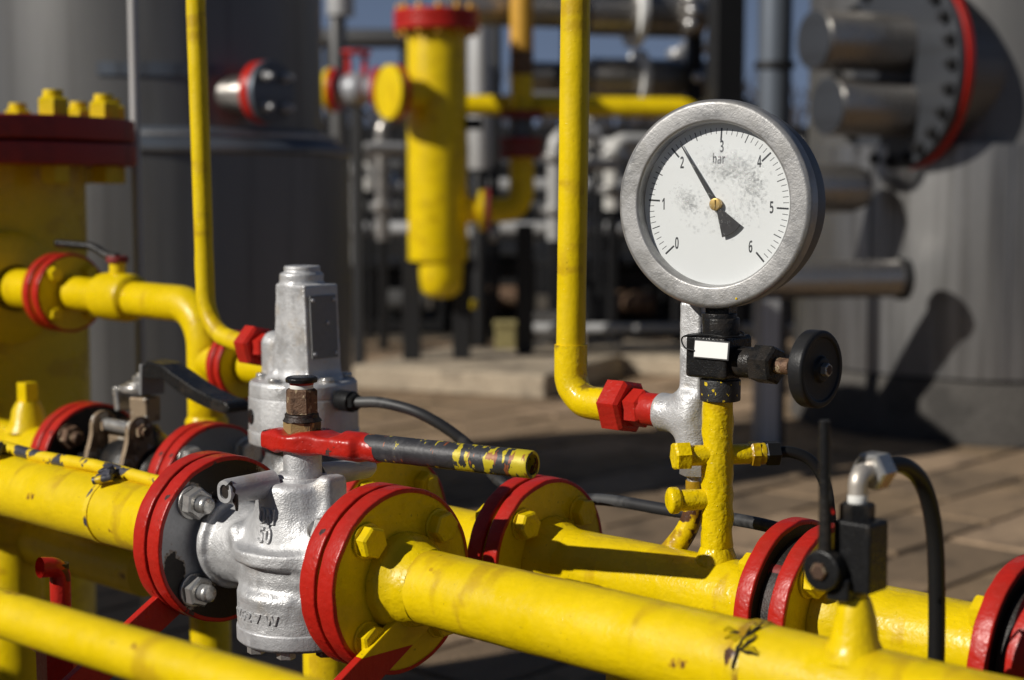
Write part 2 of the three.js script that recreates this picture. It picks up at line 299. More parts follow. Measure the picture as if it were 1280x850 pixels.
const studGeo = (() => { const p = [[0.01, 0], [0.01, 0.0088]]; for (let i = 0; i < 7; i++) { p.push([0.0125 + i * 0.0018, 0.0080], [0.0134 + i * 0.0018, 0.0089]); } p.push([0.027, 0.0082], [0.0285, 0.006], [0.0285, 0]); return rev('x', p, { seg: 22 }); })();
const BC = 0.0625;
// bolt heads on a bolt circle; dir +1 heads point along +x
function bolts(parent, x, mat, { dir = 1, n = 4, r = BC, phase = Math.PI / 4, geo = boltGeo, scale = 1, name = 'bolt', stud } = {}) {
  for (let i = 0; i < n; i++) {
    const a = phase + i * 2 * Math.PI / n, b = part(parent, name, geo, mat);
    put(b, x, r * Math.sin(a), r * Math.cos(a), rr(0, 6), dir > 0 ? 0 : Math.PI, 0); b.scale.setScalar(scale);
    if (stud) part(b, 'stud_end', studGeo, stud);
  }
}
std('tar', { map: paintMap(711, [0.014, 0.010, 0.008], { m: 0.2, stain: [0.05, 0.02, 0.012], stainAmt: 0.5, stainAt: 0.6 }), bumpMap: castTex, bumpScale: 0.0008, roughness: 0.55 });
std('redBand', { color: rgb(0.42, 0.03, 0.02), roughness: 0.5 });
std('hoseWorn', { map: paintMap(721, [0.022, 0.022, 0.024], { m: 0.35, stain: [0.09, 0.09, 0.09], stainAmt: 0.6, stainAt: 0.55, sx: 3, sy: 12 }), roughness: 0.5 });
std('yellowElbow', { map: paintMap(731, YEL, { m: 0.3, stain: [0.10, 0.05, 0.02], stainAmt: 0.8, stainAt: 0.62 }), bumpMap: lumpTex, bumpScale: 0.0014, roughness: 0.42, roughnessMap: roughTex });
std('blackFlecked', { map: paintMap(741, [0.02, 0.02, 0.021], { m: 0.08, chip: [0.62, 0.44, 0.01], chipAt: 0.75 }), bumpMap: castTex, bumpScale: 0.0007, roughness: 0.5 });
phy('wheelBlack', { specularIntensity: 0.5, map: paintMap(751, [0.014, 0.014, 0.015], { m: 0.3, speck: [0.12, 0.12, 0.12] }), bumpMap: castTex, bumpScale: 0.0002, roughness: 0.42 });
std('paleGrey', { color: rgb(0.32, 0.33, 0.35), roughness: 0.45, metalness: 0.3 });
std('whiteBand', { map: cladTex(591, [0.62, 0.61, 0.58], [0.48, 0.46, 0.42]), roughness: 0.55 });
std('chrome', { color: rgb(0.62, 0.61, 0.6), metalness: 0.8, roughness: 0.35 });
std('darkConcrete', { map: concMap(681, [0.085, 0.078, 0.07], 1.5), bumpMap: grit, bumpScale: 0.006, roughness: 0.9 });
std('leverDark', { map: paintMap(761, [0.035, 0.02, 0.02], { m: 0.2 }), roughness: 0.5 });
std('faded', { map: concMap(691, [0.30, 0.25, 0.10], 0.6), roughness: 0.85 });
std('coverShadeBlue', { map: cladTex(577, [0.055, 0.06, 0.07], [0.035, 0.037, 0.042]), roughness: 0.5, metalness: 0.3 });  // blue-grey darkened as painted shade on the manway cover and caps
phy('bead', { color: 0xffffff, transmission: 1, thickness: 0, ior: 1.55, roughness: 0.06 });
std('redDark', { map: paintMap(251, [0.30, 0.018, 0.012], { stain: [0.14, 0.01, 0.01] }), bumpMap: lumpTex, bumpScale: 0.001, roughness: 0.55 });
// ------------------------------------------------------------------ cast shapes: a distance field meshed with marching cubes
function cast(fn, c, half, res) {
  const mc = new MarchingCubes(res, new THREE.MeshStandardMaterial(), false, false, 400000);
  mc.isolation = 0; const hs = res / 2, f = mc.field;
  for (let k = 0; k < res; k++) for (let j = 0; j < res; j++) for (let i = 0; i < res; i++)
    f[i + j * res + k * res * res] = -fn(c[0] + (i - hs) / hs * half, c[1] + (j - hs) / hs * half, c[2] + (k - hs) / hs * half);
  mc.update();
  const n = mc.count, P = [], N = [], T = [];
  for (let i = 0; i < n; i += 3) {
    const v = [0, 1, 2].map((k) => { const o = (i + k) * 3, q = [0, 1, 2].map((a) => mc.positionArray[o + a] * half + c[a]);
      const e = half / hs * 0.5, g = [0, 1, 2].map((a) => { const d = [0, 0, 0]; d[a] = e; return fn(q[0] + d[0], q[1] + d[1], q[2] + d[2]) - fn(q[0] - d[0], q[1] - d[1], q[2] - d[2]); });
      const l = Math.hypot(...g) || 1; return [q, g.map((x) => x / l)]; });
    const e = v[1][0].map((x, a) => x - v[0][0][a]), h = v[2][0].map((x, a) => x - v[0][0][a]);
    const x = [e[1] * h[2] - e[2] * h[1], e[2] * h[0] - e[0] * h[2], e[0] * h[1] - e[1] * h[0]];
    if (Math.hypot(...x) < 1e-13) continue;
    if (x[0] * v[0][1][0] + x[1] * v[0][1][1] + x[2] * v[0][1][2] < 0) [v[1], v[2]] = [v[2], v[1]];
    for (const q of v) { P.push(...q[0]); N.push(...q[1]); T.push(0, 0); }
  }
  return boxmap(finish(P, N, T));
}
const smin = (a, b, k) => { const h = Math.max(k - Math.abs(a - b), 0) / k; return Math.min(a, b) - h * h * k * 0.25; };
const smax = (a, b, k) => -smin(-a, -b, k);
const dCyl = (q, r, lo, hi, t, rd = 0.003) => { const a = q - r + rd, b = Math.max(lo - t, t - hi) + rd; return Math.min(Math.max(a, b), 0) + Math.hypot(Math.max(a, 0), Math.max(b, 0)) - rd; }; // q: distance from axis
const dBox = (x, y, z, a, b, c, rd = 0.003) => { const X = Math.abs(x) - a + rd, Y = Math.abs(y) - b + rd, Z = Math.abs(z) - c + rd; return Math.min(Math.max(X, Y, Z), 0) + Math.hypot(Math.max(X, 0), Math.max(Y, 0), Math.max(Z, 0)) - rd; };
const font = await new FontLoader().loadAsync('fonts/droid/droid_sans_bold.typeface.json');
function castText(str, size, depth, radius, squash = 1, turn = 0, y0 = 0) { // raised lettering bent round a vertical axis
  const g = new TextGeometry(str, { font, size, depth, curveSegments: 3, bevelEnabled: true, bevelThickness: depth * 0.3, bevelSize: size * 0.03, bevelSegments: 1 });
  g.computeBoundingBox(); const cx = (g.boundingBox.max.x + g.boundingBox.min.x) / 2, P = g.attributes.position;
  for (let i = 0; i < P.count; i++) { const fn = typeof radius === 'function', a = turn + (P.getX(i) - cx) * squash / (fn ? 0.05 : radius), y = y0 + P.getY(i), r = (fn ? radius(a, y) : radius) + P.getZ(i) - depth * 0.5; P.setXYZ(i, r * Math.sin(a), y, r * Math.cos(a)); }
  const h = g.index ? g.toNonIndexed() : g; h.computeVertexNormals(); return boxmap(h);
}

// ------------------------------------------------------------------ ground
{
  const g = setting('ground', boxmap(new THREE.PlaneGeometry(400, 400).rotateX(-Math.PI / 2)), 'soil', 'brown bare ground beyond the paving');
  g.position.set(0, -0.03, -120);
}
{ // concrete paving slabs laid along the pipework
  const pave = new THREE.Group(); pave.name = 'pavement'; pave.userData = { kind: 'structure', label: 'brown concrete slab paving between the pipework and the tanks' }; scene.add(pave);
  part(pave, 'bedding', mv(boxmap(new THREE.PlaneGeometry(24, 24).rotateX(-Math.PI / 2)), 0, -0.020, 0), 'soil').position.set(...SP(2.5, 0, -6.5)); pave.children[0].rotation.y = YAW;
  const su = 0.30, sw = 0.60, list = [], geos = [0, 1, 2].map((k) => lump(box(su - 0.017 - k * 0.002, 0.06, sw - 0.018, 0.006, 1), 0.002, 9 + k));
  const cp = new THREE.Vector3();
  for (let i = -26; i < 40; i++) for (let j = -24; j < 8; j++) {
    const s = i * su, w = j * sw + (((i % 2) + 2) % 2) * sw * 0.5 - 0.3, p = SP(s, 0, w), d = -p[2];
    if (d < 1.2 || d > 11.5) continue;
    cp.set(...p); const q = cp.clone().project(camera), inside = Math.abs(q.x) < 1.05 && Math.abs(q.y) < 1.05;
    list.push({ p, d, inside, k: list.length });
  }
  list.sort((a, b) => (b.inside - a.inside) || a.d - b.d);
  const rest = [];
  list.forEach((e, n) => {
    const y = -0.03 + rr(-0.004, 0.004), tx = rr(-0.006, 0.006), tz = rr(-0.006, 0.006), g = geos[e.k % 3];
    if (n < 290) { const m = part(pave, 'paving_slab', g, paverMats[Math.floor(rnd() * 4)]); m.position.set(e.p[0], y, e.p[2]); m.rotation.set(tx, YAW, tz); }
    else rest.push(mv(g.clone(), e.p[0], y, e.p[2], tx, YAW, tz));
  });
  if (rest.length) part(pave, 'far_paving_slabs', rest, paverMats[1]).userData.kind = 'stuff';
}

// ------------------------------------------------------------------ FRONT PIPELINE
const R1 = 0.0335;
{ // left run of the front pipe
  const s0 = -0.5, t = along('gas_pipe', 'yellow front pipe with a thin tube strapped on top, left of silver valve', 'pipe', s0, Y1, 0);
  const X = (s) => s - s0;
  part(t, 'pipe', lump(rev('x', Array.from({ length: 60 }, (_, i) => [X(-1.45) + i * (X(-0.309) - X(-1.45)) / 59, 0.0375]), { seg: 56 }), 0.0006, 25), 'yellowWeathered');
  flange(t, X(-0.3045), X(-0.2835));
  part(t, 'weld', lump(rev('x', [[X(-0.323), 0.037], [X(-0.316), 0.0395], [X(-0.306), 0.044]], { seg: 40 }), 0.001, 90), 'yellow');
  bolts(t, X(-0.3045), 'yellow', { dir: -1, geo: boltGeo2 });
  // heat-tracing tube along the top, held by strap clips
  part(t, 'tracing_tube', lump(sweep(Array.from({ length: 30 }, (_, i) => [X(-1.45) + i * (X(-0.316) - X(-1.45)) / 29, 0.0435 + 0.0012 * Math.sin(i * 1.1), -0.004 + 0.0015 * Math.sin(i * 0.7)]), 0.0072, { seg: 14 }), 0.0005, 60), 'yellowChipped');
  for (const s of [-0.465, -0.70]) {
    const b = part(t, 'strap', lump(mv(rev('x', [[-0.004, 0.0372], [-0.004, 0.0386], [0.004, 0.0386], [0.004, 0.0372]], { seg: 40 }), X(s), 0, 0), 0.0004, 90), 'yellowChipped');
    part(b, 'strap_clip', lump(mergeGeometries([mv(box(0.016, 0.010, 0.012, 0.002), X(s) + 0.004, 0.046, 0.011, 0.3, 0.3, 0.2), mv(box(0.026, 0.006, 0.009, 0.002), X(s) + 0.010, 0.043, 0.020, 0.9, 0.5, 0), mv(cyl('x', 0.0045, -0.011, 0.011, { seg: 12 }), X(s) + 0.014, 0.0405, 0.0235, 0, 0.7, 0.2)]), 0.0009, 90), 'yellowChipped');
  }
}
{ // right run of the front pipe
  const s0 = 0.2, t = along('gas_pipe', 'yellow front pipe right of silver valve, with bolted yellow flange and weld scar', 'pipe', s0, Y1, 0);
  const X = (s) => s - s0;
  part(t, 'pipe', lump(rev('x', Array.from({ length: 70 }, (_, i) => [X(0.012) + i * (X(1.1) - X(0.012)) / 69, R1]), { seg: 64 }), 0.0006, 25), 'yellowWeathered');
  flange(t, X(-0.0218), X(0));
  part(t, 'weld_collar', lump(rev('x', [[X(-0.001), 0.0455], [X(0.006), 0.0450], [X(0.011), 0.0425], [X(0.015), 0.0385], [X(0.024), 0.0365], [X(0.034), 0.0335]], { seg: 56 }), 0.0016, 70), 'yellow');
  bolts(t, X(0), 'yellow');
  // raised, cracked girth weld
  part(t, 'girth_weld', lump(rev('x', [[X(0.374), 0.0332], [X(0.378), 0.0350], [X(0.385), 0.0352], [X(0.390), 0.0332]], { seg: 60 }), 0.0016, 160), 'yellowRust');
  const onPipe = (g, dx, a, rad = 0.0335) => mv(g, X(0.385) + dx, rad * Math.cos(a), rad * Math.sin(a), a, 0, 0);
  const blob = (l, h, w, turn) => mv(new THREE.SphereGeometry(1, 18, 12).toNonIndexed().scale(l, h, w), 0, 0, 0, 0, turn, 0);
  part(t, 'weld_scar', lump(mergeGeometries([[-0.012, 0.62, 0.008, 0.9], [-0.006, 0.70, 0.006, 0.2], [0.002, 0.82, 0.006, 1.3], [0.010, 0.90, 0.011, -0.15], [-0.016, 0.50, 0.005, 0.4], [0.004, 0.66, 0.007, 1.0]].map(([dx, a, l, r]) => onPipe(blob(l * 0.8, 0.0024, 0.0028, r), dx, a))), 0.0026, 170), 'yellow');
  part(t, 'weld_crack', lump(mergeGeometries([[-0.010, 0.58, 0.0045, 0.3], [0.006, 0.74, 0.0075, 1.0], [0.008, 0.95, 0.010, -0.1], [0.000, 1.05, 0.012, 1.5], [0.003, 0.45, 0.014, 1.35]].map(([dx, a, l, r]) => onPipe(blob(l, 0.0012, 0.0013, r), dx, a, 0.0350))), 0.0016, 170), 'tar');
  part(t, 'weld_crack', lump(rev('x', [[X(0.3832), 0.0335], [X(0.3845), 0.0357], [X(0.3858), 0.0335]], { seg: 40, a0: 0.15, a1: 2.2 }), 0.0007, 120), 'tar');
  // boss that carries the black tapping valve
  part(t, 'tapping_boss', lump(rev('y', [[0.024, 0.026], [0.030, 0.0205], [0.038, 0.0170], [0.052, 0.0150], [0.062, 0.0125], [0.068, 0.0105], [0.068, 0]], { seg: 36 }), 0.0006, 60), 'yellow').position.x = X(0.464);
}
// ------------------------------------------------------------------ silver plug valve
{
  const s0 = -0.163, t = along('plug_valve', 'silver cast valve between red-rimmed flanges with red wrench and black tube grip', 'valve', s0, Y1, 0);
  const VX = 0.018; // the plug sits a little off the middle
  const body = (x, y, z) => {
    const q = Math.hypot(x - VX, z), h = Math.hypot(y, z);
    let d = dCyl(h, 0.0405, -0.100, 0.122, x, 0.002);                                            // barrel
    d = smin(d, dCyl(h, 0.0475, -0.088, -0.078, x, 0.003), 0.008); d = smin(d, dCyl(h, 0.0475, 0.098, 0.108, x, 0.003), 0.008);
    const rc = 0.0405 + Math.max(0, 0.073 - y) * 0.13;
    d = smin(d, dCyl(q + 0.0405 - rc, 0.0405, -0.02, 0.076, y, 0.007), 0.022);                     // tapering plug housing
    d = smin(d, dCyl(q, 0.0650, 0.0010, 0.0150, y, 0.0035), 0.008);                               // ledge ring
    d = smin(d, dCyl(q, 0.0510, -0.05, 0.005, y, 0.004), 0.009);
    d = smin(d, dCyl(q, 0.0615, -0.074, -0.026, y, 0.007), 0.012);                                 // bonnet
    d = smin(d, dCyl(q, 0.0205, 0.05, 0.083, y, 0.003), 0.010);
    const zz = Math.abs(z);
    d = smin(d, dBox(x - 0.043 - VX, y - 0.062, z + 0.004, 0.008, 0.022, 0.013, 0.005), 0.014);       // lug beside the neck
    d = smin(d, Math.hypot(x + 0.053 - VX, y - 0.022, z - 0.036) - 0.008, 0.012);                        // little boss on the ledge
    return d + 0.0005 * noise3.noise(x * 90, y * 90, z * 90);
  };
  part(t, 'body', cast(body, [0, -0.01, 0], 0.135, 112), 'silver');
  part(t, 'bonnet_rim', lump(rev('y', [[-0.079, 0], [-0.079, 0.0595], [-0.0760, 0.0627], [-0.0630, 0.0627], [-0.0615, 0.0610]], { seg: 64, bevel: 0.001 }), 0.0004, 70), 'silverSmooth').position.x = VX;
  for (let i = 0; i < 8; i++) { const a = 0.2 + i * Math.PI / 4; part(t, 'bonnet_bolt', hexBolt(), i % 3 ? 'zinc' : 'rust').position.set(VX + 0.047 * Math.cos(a), -0.079, 0.049 * Math.sin(a)); }
  const skin = (a, y) => { let r = 0.09; for (let i = 0; i < 60; i++) { const d = body(VX + r * Math.sin(a), y, r * Math.cos(a)); r -= d * 0.7; } return r; };
  part(t, 'raised_lettering', castText('DN', 0.0140, 0.0030, skin, 0.82, 0.10, 0.0400), 'silver').position.x = VX;
  part(t, 'raised_lettering', castText('50', 0.0140, 0.0030, skin, 0.82, 0.10, 0.0225), 'silver').position.x = VX;
  part(t, 'raised_lettering', castText('1Z62 7 W', 0.0090, 0.0018, skin, 1, 0.0, -0.0520), 'silver').position.x = VX;
  // left flange: grey face, tar-like patches where paint came off, bottom one painted shade
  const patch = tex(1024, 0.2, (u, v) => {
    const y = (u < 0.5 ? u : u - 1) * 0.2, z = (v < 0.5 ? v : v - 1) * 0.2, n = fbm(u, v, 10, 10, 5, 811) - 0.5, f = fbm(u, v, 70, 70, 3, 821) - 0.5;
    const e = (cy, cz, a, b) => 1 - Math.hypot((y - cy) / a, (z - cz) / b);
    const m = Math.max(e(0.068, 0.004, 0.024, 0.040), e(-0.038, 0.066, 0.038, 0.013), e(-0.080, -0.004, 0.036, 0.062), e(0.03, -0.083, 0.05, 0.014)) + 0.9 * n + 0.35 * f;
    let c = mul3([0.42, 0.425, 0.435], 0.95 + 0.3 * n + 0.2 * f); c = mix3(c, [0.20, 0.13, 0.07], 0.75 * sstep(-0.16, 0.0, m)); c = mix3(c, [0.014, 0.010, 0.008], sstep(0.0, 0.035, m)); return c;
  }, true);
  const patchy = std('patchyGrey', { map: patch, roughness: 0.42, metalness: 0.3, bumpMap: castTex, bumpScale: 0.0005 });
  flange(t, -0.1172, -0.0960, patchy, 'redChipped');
  flange(t, 0.1172, 0.1386, 'greySteel', 'redChipped');
  bolts(t, -0.0965, 'zinc', { geo: nutGeo, name: 'nut', stud: 'zinc' });
  bolts(t, 0.1172, 'zinc', { geo: nutGeo, name: 'nut', dir: -1, stud: 'zinc' });
  // through rod with a grubby open end
  const RZ = 0.084;
  part(t, 'stop_rod', lump(mv(rev('z', [[0.028, 0.0135], [0.05, 0.0124], [RZ - 0.004, 0.0118], [RZ, 0.0108], [RZ, 0.007], [RZ - 0.006, 0.007], [RZ - 0.006, 0]], { seg: 28 }), VX - 0.008, 0.074, 0), 0.0006, 90), 'silverSmooth');
  part(t, 'stop_rod', lump(mv(rev('z', [[-0.102, 0], [-0.100, 0.007], [-0.094, 0.0105], [-0.06, 0.0110], [-0.028, 0.0135]], { seg: 28 }), VX - 0.008, 0.074, 0), 0.0006, 90), 'silverSmooth');
  part(t, 'tar_plug', lump(mergeGeometries([mv(cyl('z', 0.0068, RZ - 0.008, RZ - 0.0015, { seg: 18 }), VX - 0.008, 0.074, 0), mv(sweep(curve([[0.004, 0.008, -0.0015], [0.0085, 0.001, -0.004], [0.009, -0.009, -0.007], [0.007, -0.018, -0.009]], 12), (f) => 0.0046 * (1 - f * 0.75), { seg: 10 }), VX - 0.008, 0.074, RZ)]), 0.0012, 180), 'tar');
  // neck, gland nuts
  const stem = new THREE.Vector3(VX + 0.004, 0, 0), up = (m) => { m.position.add(stem); return m; };
  up(part(t, 'stem_collar', lump(mergeGeometries([cyl('y', 0.0185, 0.074, 0.112, { seg: 36 }), cyl('y', 0.0250, 0.0735, 0.0795, { seg: 36 })]), 0.0004, 70), 'silver'));
  up(part(t, 'gland_nut', lump(hex('y', 0.0180, 0.118, 0.1345, { turn: 0.25 }), 0.0006, 150), 'brassDirty'));
  up(part(t, 'lock_nut', lump(hex('y', 0.0155, 0.1395, 0.1640, { turn: 0.1 }), 0.0006, 150), 'rust'));
  up(part(t, 'grease_ring', lump(mergeGeometries([cyl('y', 0.0160, 0.1330, 0.1400, { seg: 24 }), mv(rev('y', [[0.1390, 0], [0.1390, 0.0145], [0.1330, 0.0185]], { seg: 24 }), 0, 0, 0)]), 0.0018, 160), 'tar'));
  up(part(t, 'indicator_washer', cyl('y', 0.0112, 0.163, 0.1680, { seg: 28 }), 'ptfe'));
  up(part(t, 'indicator_band', cyl('y', 0.0116, 0.1675, 0.1705, { seg: 28 }), 'redBand'));
  up(part(t, 'cap', rev('y', [[0.170, 0], [0.170, 0.0150], [0.1735, 0.0155], [0.1755, 0.0135], [0.1760, 0]], { seg: 32, bevel: 0.0008 }), 'black'));
  // forged wrench: head round the nut, jaw, tube grip
  const wr = new THREE.Group(); wr.name = 'wrench'; wr.position.set(VX + 0.004, 0.1145, 0); wr.rotation.y = 0.185; t.add(wr);
  const head = (x, y, z) => {
    const q = Math.hypot(x, z);
    let d = dCyl(q, 0.0275, -0.0085, 0.0075, y, 0.004);
    d = smin(d, dBox(x - 0.040, y + 0.001, z, 0.032, 0.0085, 0.019, 0.004), 0.012);
    d = smin(d, dBox(x + 0.030, y - 0.0, z - 0.012, 0.016, 0.0085, 0.0085, 0.004), 0.012);
    d = smin(d, Math.max(Math.hypot(y + 0.001, z) - 0.0128, Math.max(0.055 - x, x - 0.094)), 0.012);
    return smax(d, 0.0150 - q, 0.003) + 0.0006 * noise3.noise(x * 80, y * 80, z * 80);
  };
  part(wr, 'wrench_head', cast(head, [0.032, 0, 0], 0.068, 72), 'redChipped');
  const gripTex = tex(1024, 0.25, (u, v) => { // v runs along the tube, u round it
    const L = v * 0.25, n = fbm(u, v, 16, 40, 5, 911), f = fbm(u, v, 60, 60, 3, 917), m = fbm(u, v, 18, 44, 4, 931);
    let c = mul3([0.028, 0.028, 0.032], 0.7 + 0.8 * f); c = mix3(c, [0.10, 0.098, 0.10], 0.45 * sstep(0.55, 0.75, n));
    const yel = sstep(0.055, 0.12, L) * 0.13 + sstep(0.157, 0.170, L) * 0.30; c = mix3(c, [0.52, 0.42, 0.015], sstep(0.735, 0.755, n + yel));
    c = mix3(c, [0.26, 0.07, 0.022], sstep(0.74, 0.76, m + 0.08 * sstep(0.05, 0.14, L)) * 0.9); return c;
  }, true);
  std('gripPaint', { map: gripTex, bumpMap: lumpTex, bumpScale: 0.0008, roughness: 0.5, metalness: 0.1 });
  part(wr, 'tube_grip', lump(rev('x', [[0.080, 0.0118], [0.082, 0.0122], ...Array.from({ length: 24 }, (_, i) => [0.09 + i * 0.007, 0.0124]), [0.2575, 0.0124], [0.2592, 0.0118], [0.2592, 0.0093], [0.2400, 0.0090], [0.2400, 0]], { seg: 40 }), 0.0004, 60), 'gripPaint');
}
function hexBolt() { return hexBolt.g ??= hex('y', 0.0090, -0.0075, 0.002, { turn: 0.3 }); }
// red splayed flat-bar legs under the two flanges of the front line, standing on the paving
for (const [s, label, tip] of [[-0.294, 'red flat-bar brace under the left flange of the silver valve', 0], [0.012, 'red flat-bar brace with yellow tip under the yellow bolted flange', 1]]) {
  const t = along('brace_stand', label, 'support', s, 0, 0.0, 'red braces under the front pipe');
  const lean = 1.7, top = Y1 - 0.028, low = 0.60, mk = (a, b, w0, w1) => ext([[w0, a], [w0 - 0.062, a], [w1 - 0.062, b], [w1, b]], 0.007, 0.0008);
  // outline in the across / height plane, thickness along the pipe
  const ws = 0.022, split = tip ? top - 0.026 : top - 0.003, wAt = (y) => ws + (top - y) * lean;
  const g = mk(low, split, wAt(low), wAt(split)); mv(g, 0.0035, 0, 0, 0, -Math.PI / 2, 0); part(t, 'flat_bar', lump(g, 0.0005, 30), 'red');
  const k = mk(split + 0.0005, top, wAt(split + 0.0005), wAt(top)); mv(k, 0.0036, 0, 0, 0, -Math.PI / 2, 0); part(t, 'painted_tip', k, 'yellow');
  part(t, 'upright', mv(box(0.04, 0.62, 0.04, 0.003), 0, 0.31, wAt(low) - 0.02), 'red');
  part(t, 'foot_plate', mv(box(0.12, 0.012, 0.16, 0.003), 0, 0.006, wAt(low) - 0.02), 'red');
}
// thin yellow pipe passing close to the camera
{
  const a = [-0.3712, 0.7934, -1.1361], yaw = -40.2 * Math.PI / 180, t = thing('foreground_pipe', 'out-of-focus thin yellow pipe crossing the bottom left corner', 'pipe', a, yaw);
  part(t, 'pipe', lump(sweep(bend([[-1.2, -0.785, 0], [-1.2, 0, 0], [0.62, 0, 0], [0.62, -0.785, 0]], 0.07), 0.0172, { seg: 32 }), 0.0005, 25), 'yellowWeathered');
}
// ------------------------------------------------------------------ black tapping valve on the front pipe, its hose
{
  const s0 = 0.464, t = along('tapping_valve', 'small black needle valve with upright lever on the front yellow pipe', 'valve', s0, Y1 + 0.060, 0);
  part(t, 'nipple', lump(mergeGeometries([hex('y', 0.0118, -0.004, 0.006), cyl('y', 0.0090, 0.005, 0.012, { seg: 20 })]), 0.0005, 150), 'yellowRust');
  part(t, 'body', lump(mergeGeometries([mv(box(0.030, 0.050, 0.026, 0.0025), 0.003, 0.039, 0), mv(box(0.018, 0.018, 0.022, 0.003), -0.004, 0.016, 0.008)]), 0.0006, 80), 'black');
  part(t, 'gland', hex('y', 0.0125, 0.063, 0.0755, { turn: 0.2 }), 'black');
  part(t, 'thread_tape', cyl('y', 0.0072, 0.0750, 0.0815, { seg: 20 }), 'ptfe');
  part(t, 'elbow', lump(sweep(bend([[0, 0.080, 0], [0, 0.0955, 0], [0.001, 0.0955, -0.016]], 0.008), 0.0070, { seg: 20 }), 0.0003, 90), 'amber');
  const lv = part(t, 'lever', lump(mergeGeometries([mv(cyl('z', 0.0145, 0.013, 0.026, { seg: 32, bevel: 0.002 }), -0.013, 0.029, 0), mv(sweep([[0, 0, 0], [0, 0.03, 0.0005], [-0.002, 0.098, 0.001]], (f) => 0.0052 - 0.0014 * f, { seg: 14 }), -0.013, 0.036, 0.020)]), 0.0004, 90), 'black');
  part(lv, 'lever_screw', mv(hex('z', 0.0062, 0.024, 0.0295), -0.013, 0.029, 0), 'rust');
  part(t, 'red_wire', sweep(curve([[-0.026, 0.055, 0.006], [-0.024, 0.064, 0.008], [-0.020, 0.071, 0.006], [-0.016, 0.066, 0.004]], 14), 0.0013, { seg: 8 }), 'red');
}
{
  const t = along('impulse_hose', 'black hose bending down from the small valve at lower right', 'hose', 0.465, Y1 + 0.1555, -0.010);
  part(t, 'hose_nut', mv(hex('z', 0.0140, -0.0190, -0.001), 0, 0, 0), 'zinc');
  part(t, 'hose', sweep(curve([[0, 0, -0.016], [0, 0.0015, -0.032], [0.001, -0.002, -0.052], [0.002, -0.018, -0.076], [0.003, -0.050, -0.092], [0.004, -0.11, -0.099], [0.004, -0.25, -0.099], [0.002, -0.60, -0.096], [0, -0.900, -0.094]], 80), 0.0064, { seg: 18 }), 'rubber');
}
// ------------------------------------------------------------------ REAR PIPELINE, left to right
{
  const s0 = -1.05, t = along('gas_pipe', 'yellow rear pipe with conical plugged boss at the left edge', 'pipe', s0, Y2, W2), X = (s) => s - s0;
  part(t, 'pipe', lump(rev('x', Array.from({ length: 40 }, (_, i) => [X(-1.9) + i * (X(-0.931) - X(-1.9)) / 39, 0.037]), { seg: 48 }), 0.0006, 25), 'yellow');
  flange(t, X(-0.9330), X(-0.9130)); bolts(t, X(-0.933), 'yellow', { dir: -1 });
  const b = part(t, 'boss', lump(rev('y', [[0.028, 0.034], [0.040, 0.027], [0.060, 0.0225], [0.072, 0.0165], [0.072, 0]], { seg: 36 }), 0.0007, 60), 'yellow'); b.position.x = X(-1.072);
  part(b, 'square_plug', lump(mv(box(0.022, 0.034, 0.022, 0.002), 0, 0.083, 0, 0, 0.1, 0), 0.0008, 90), 'yellow');
}
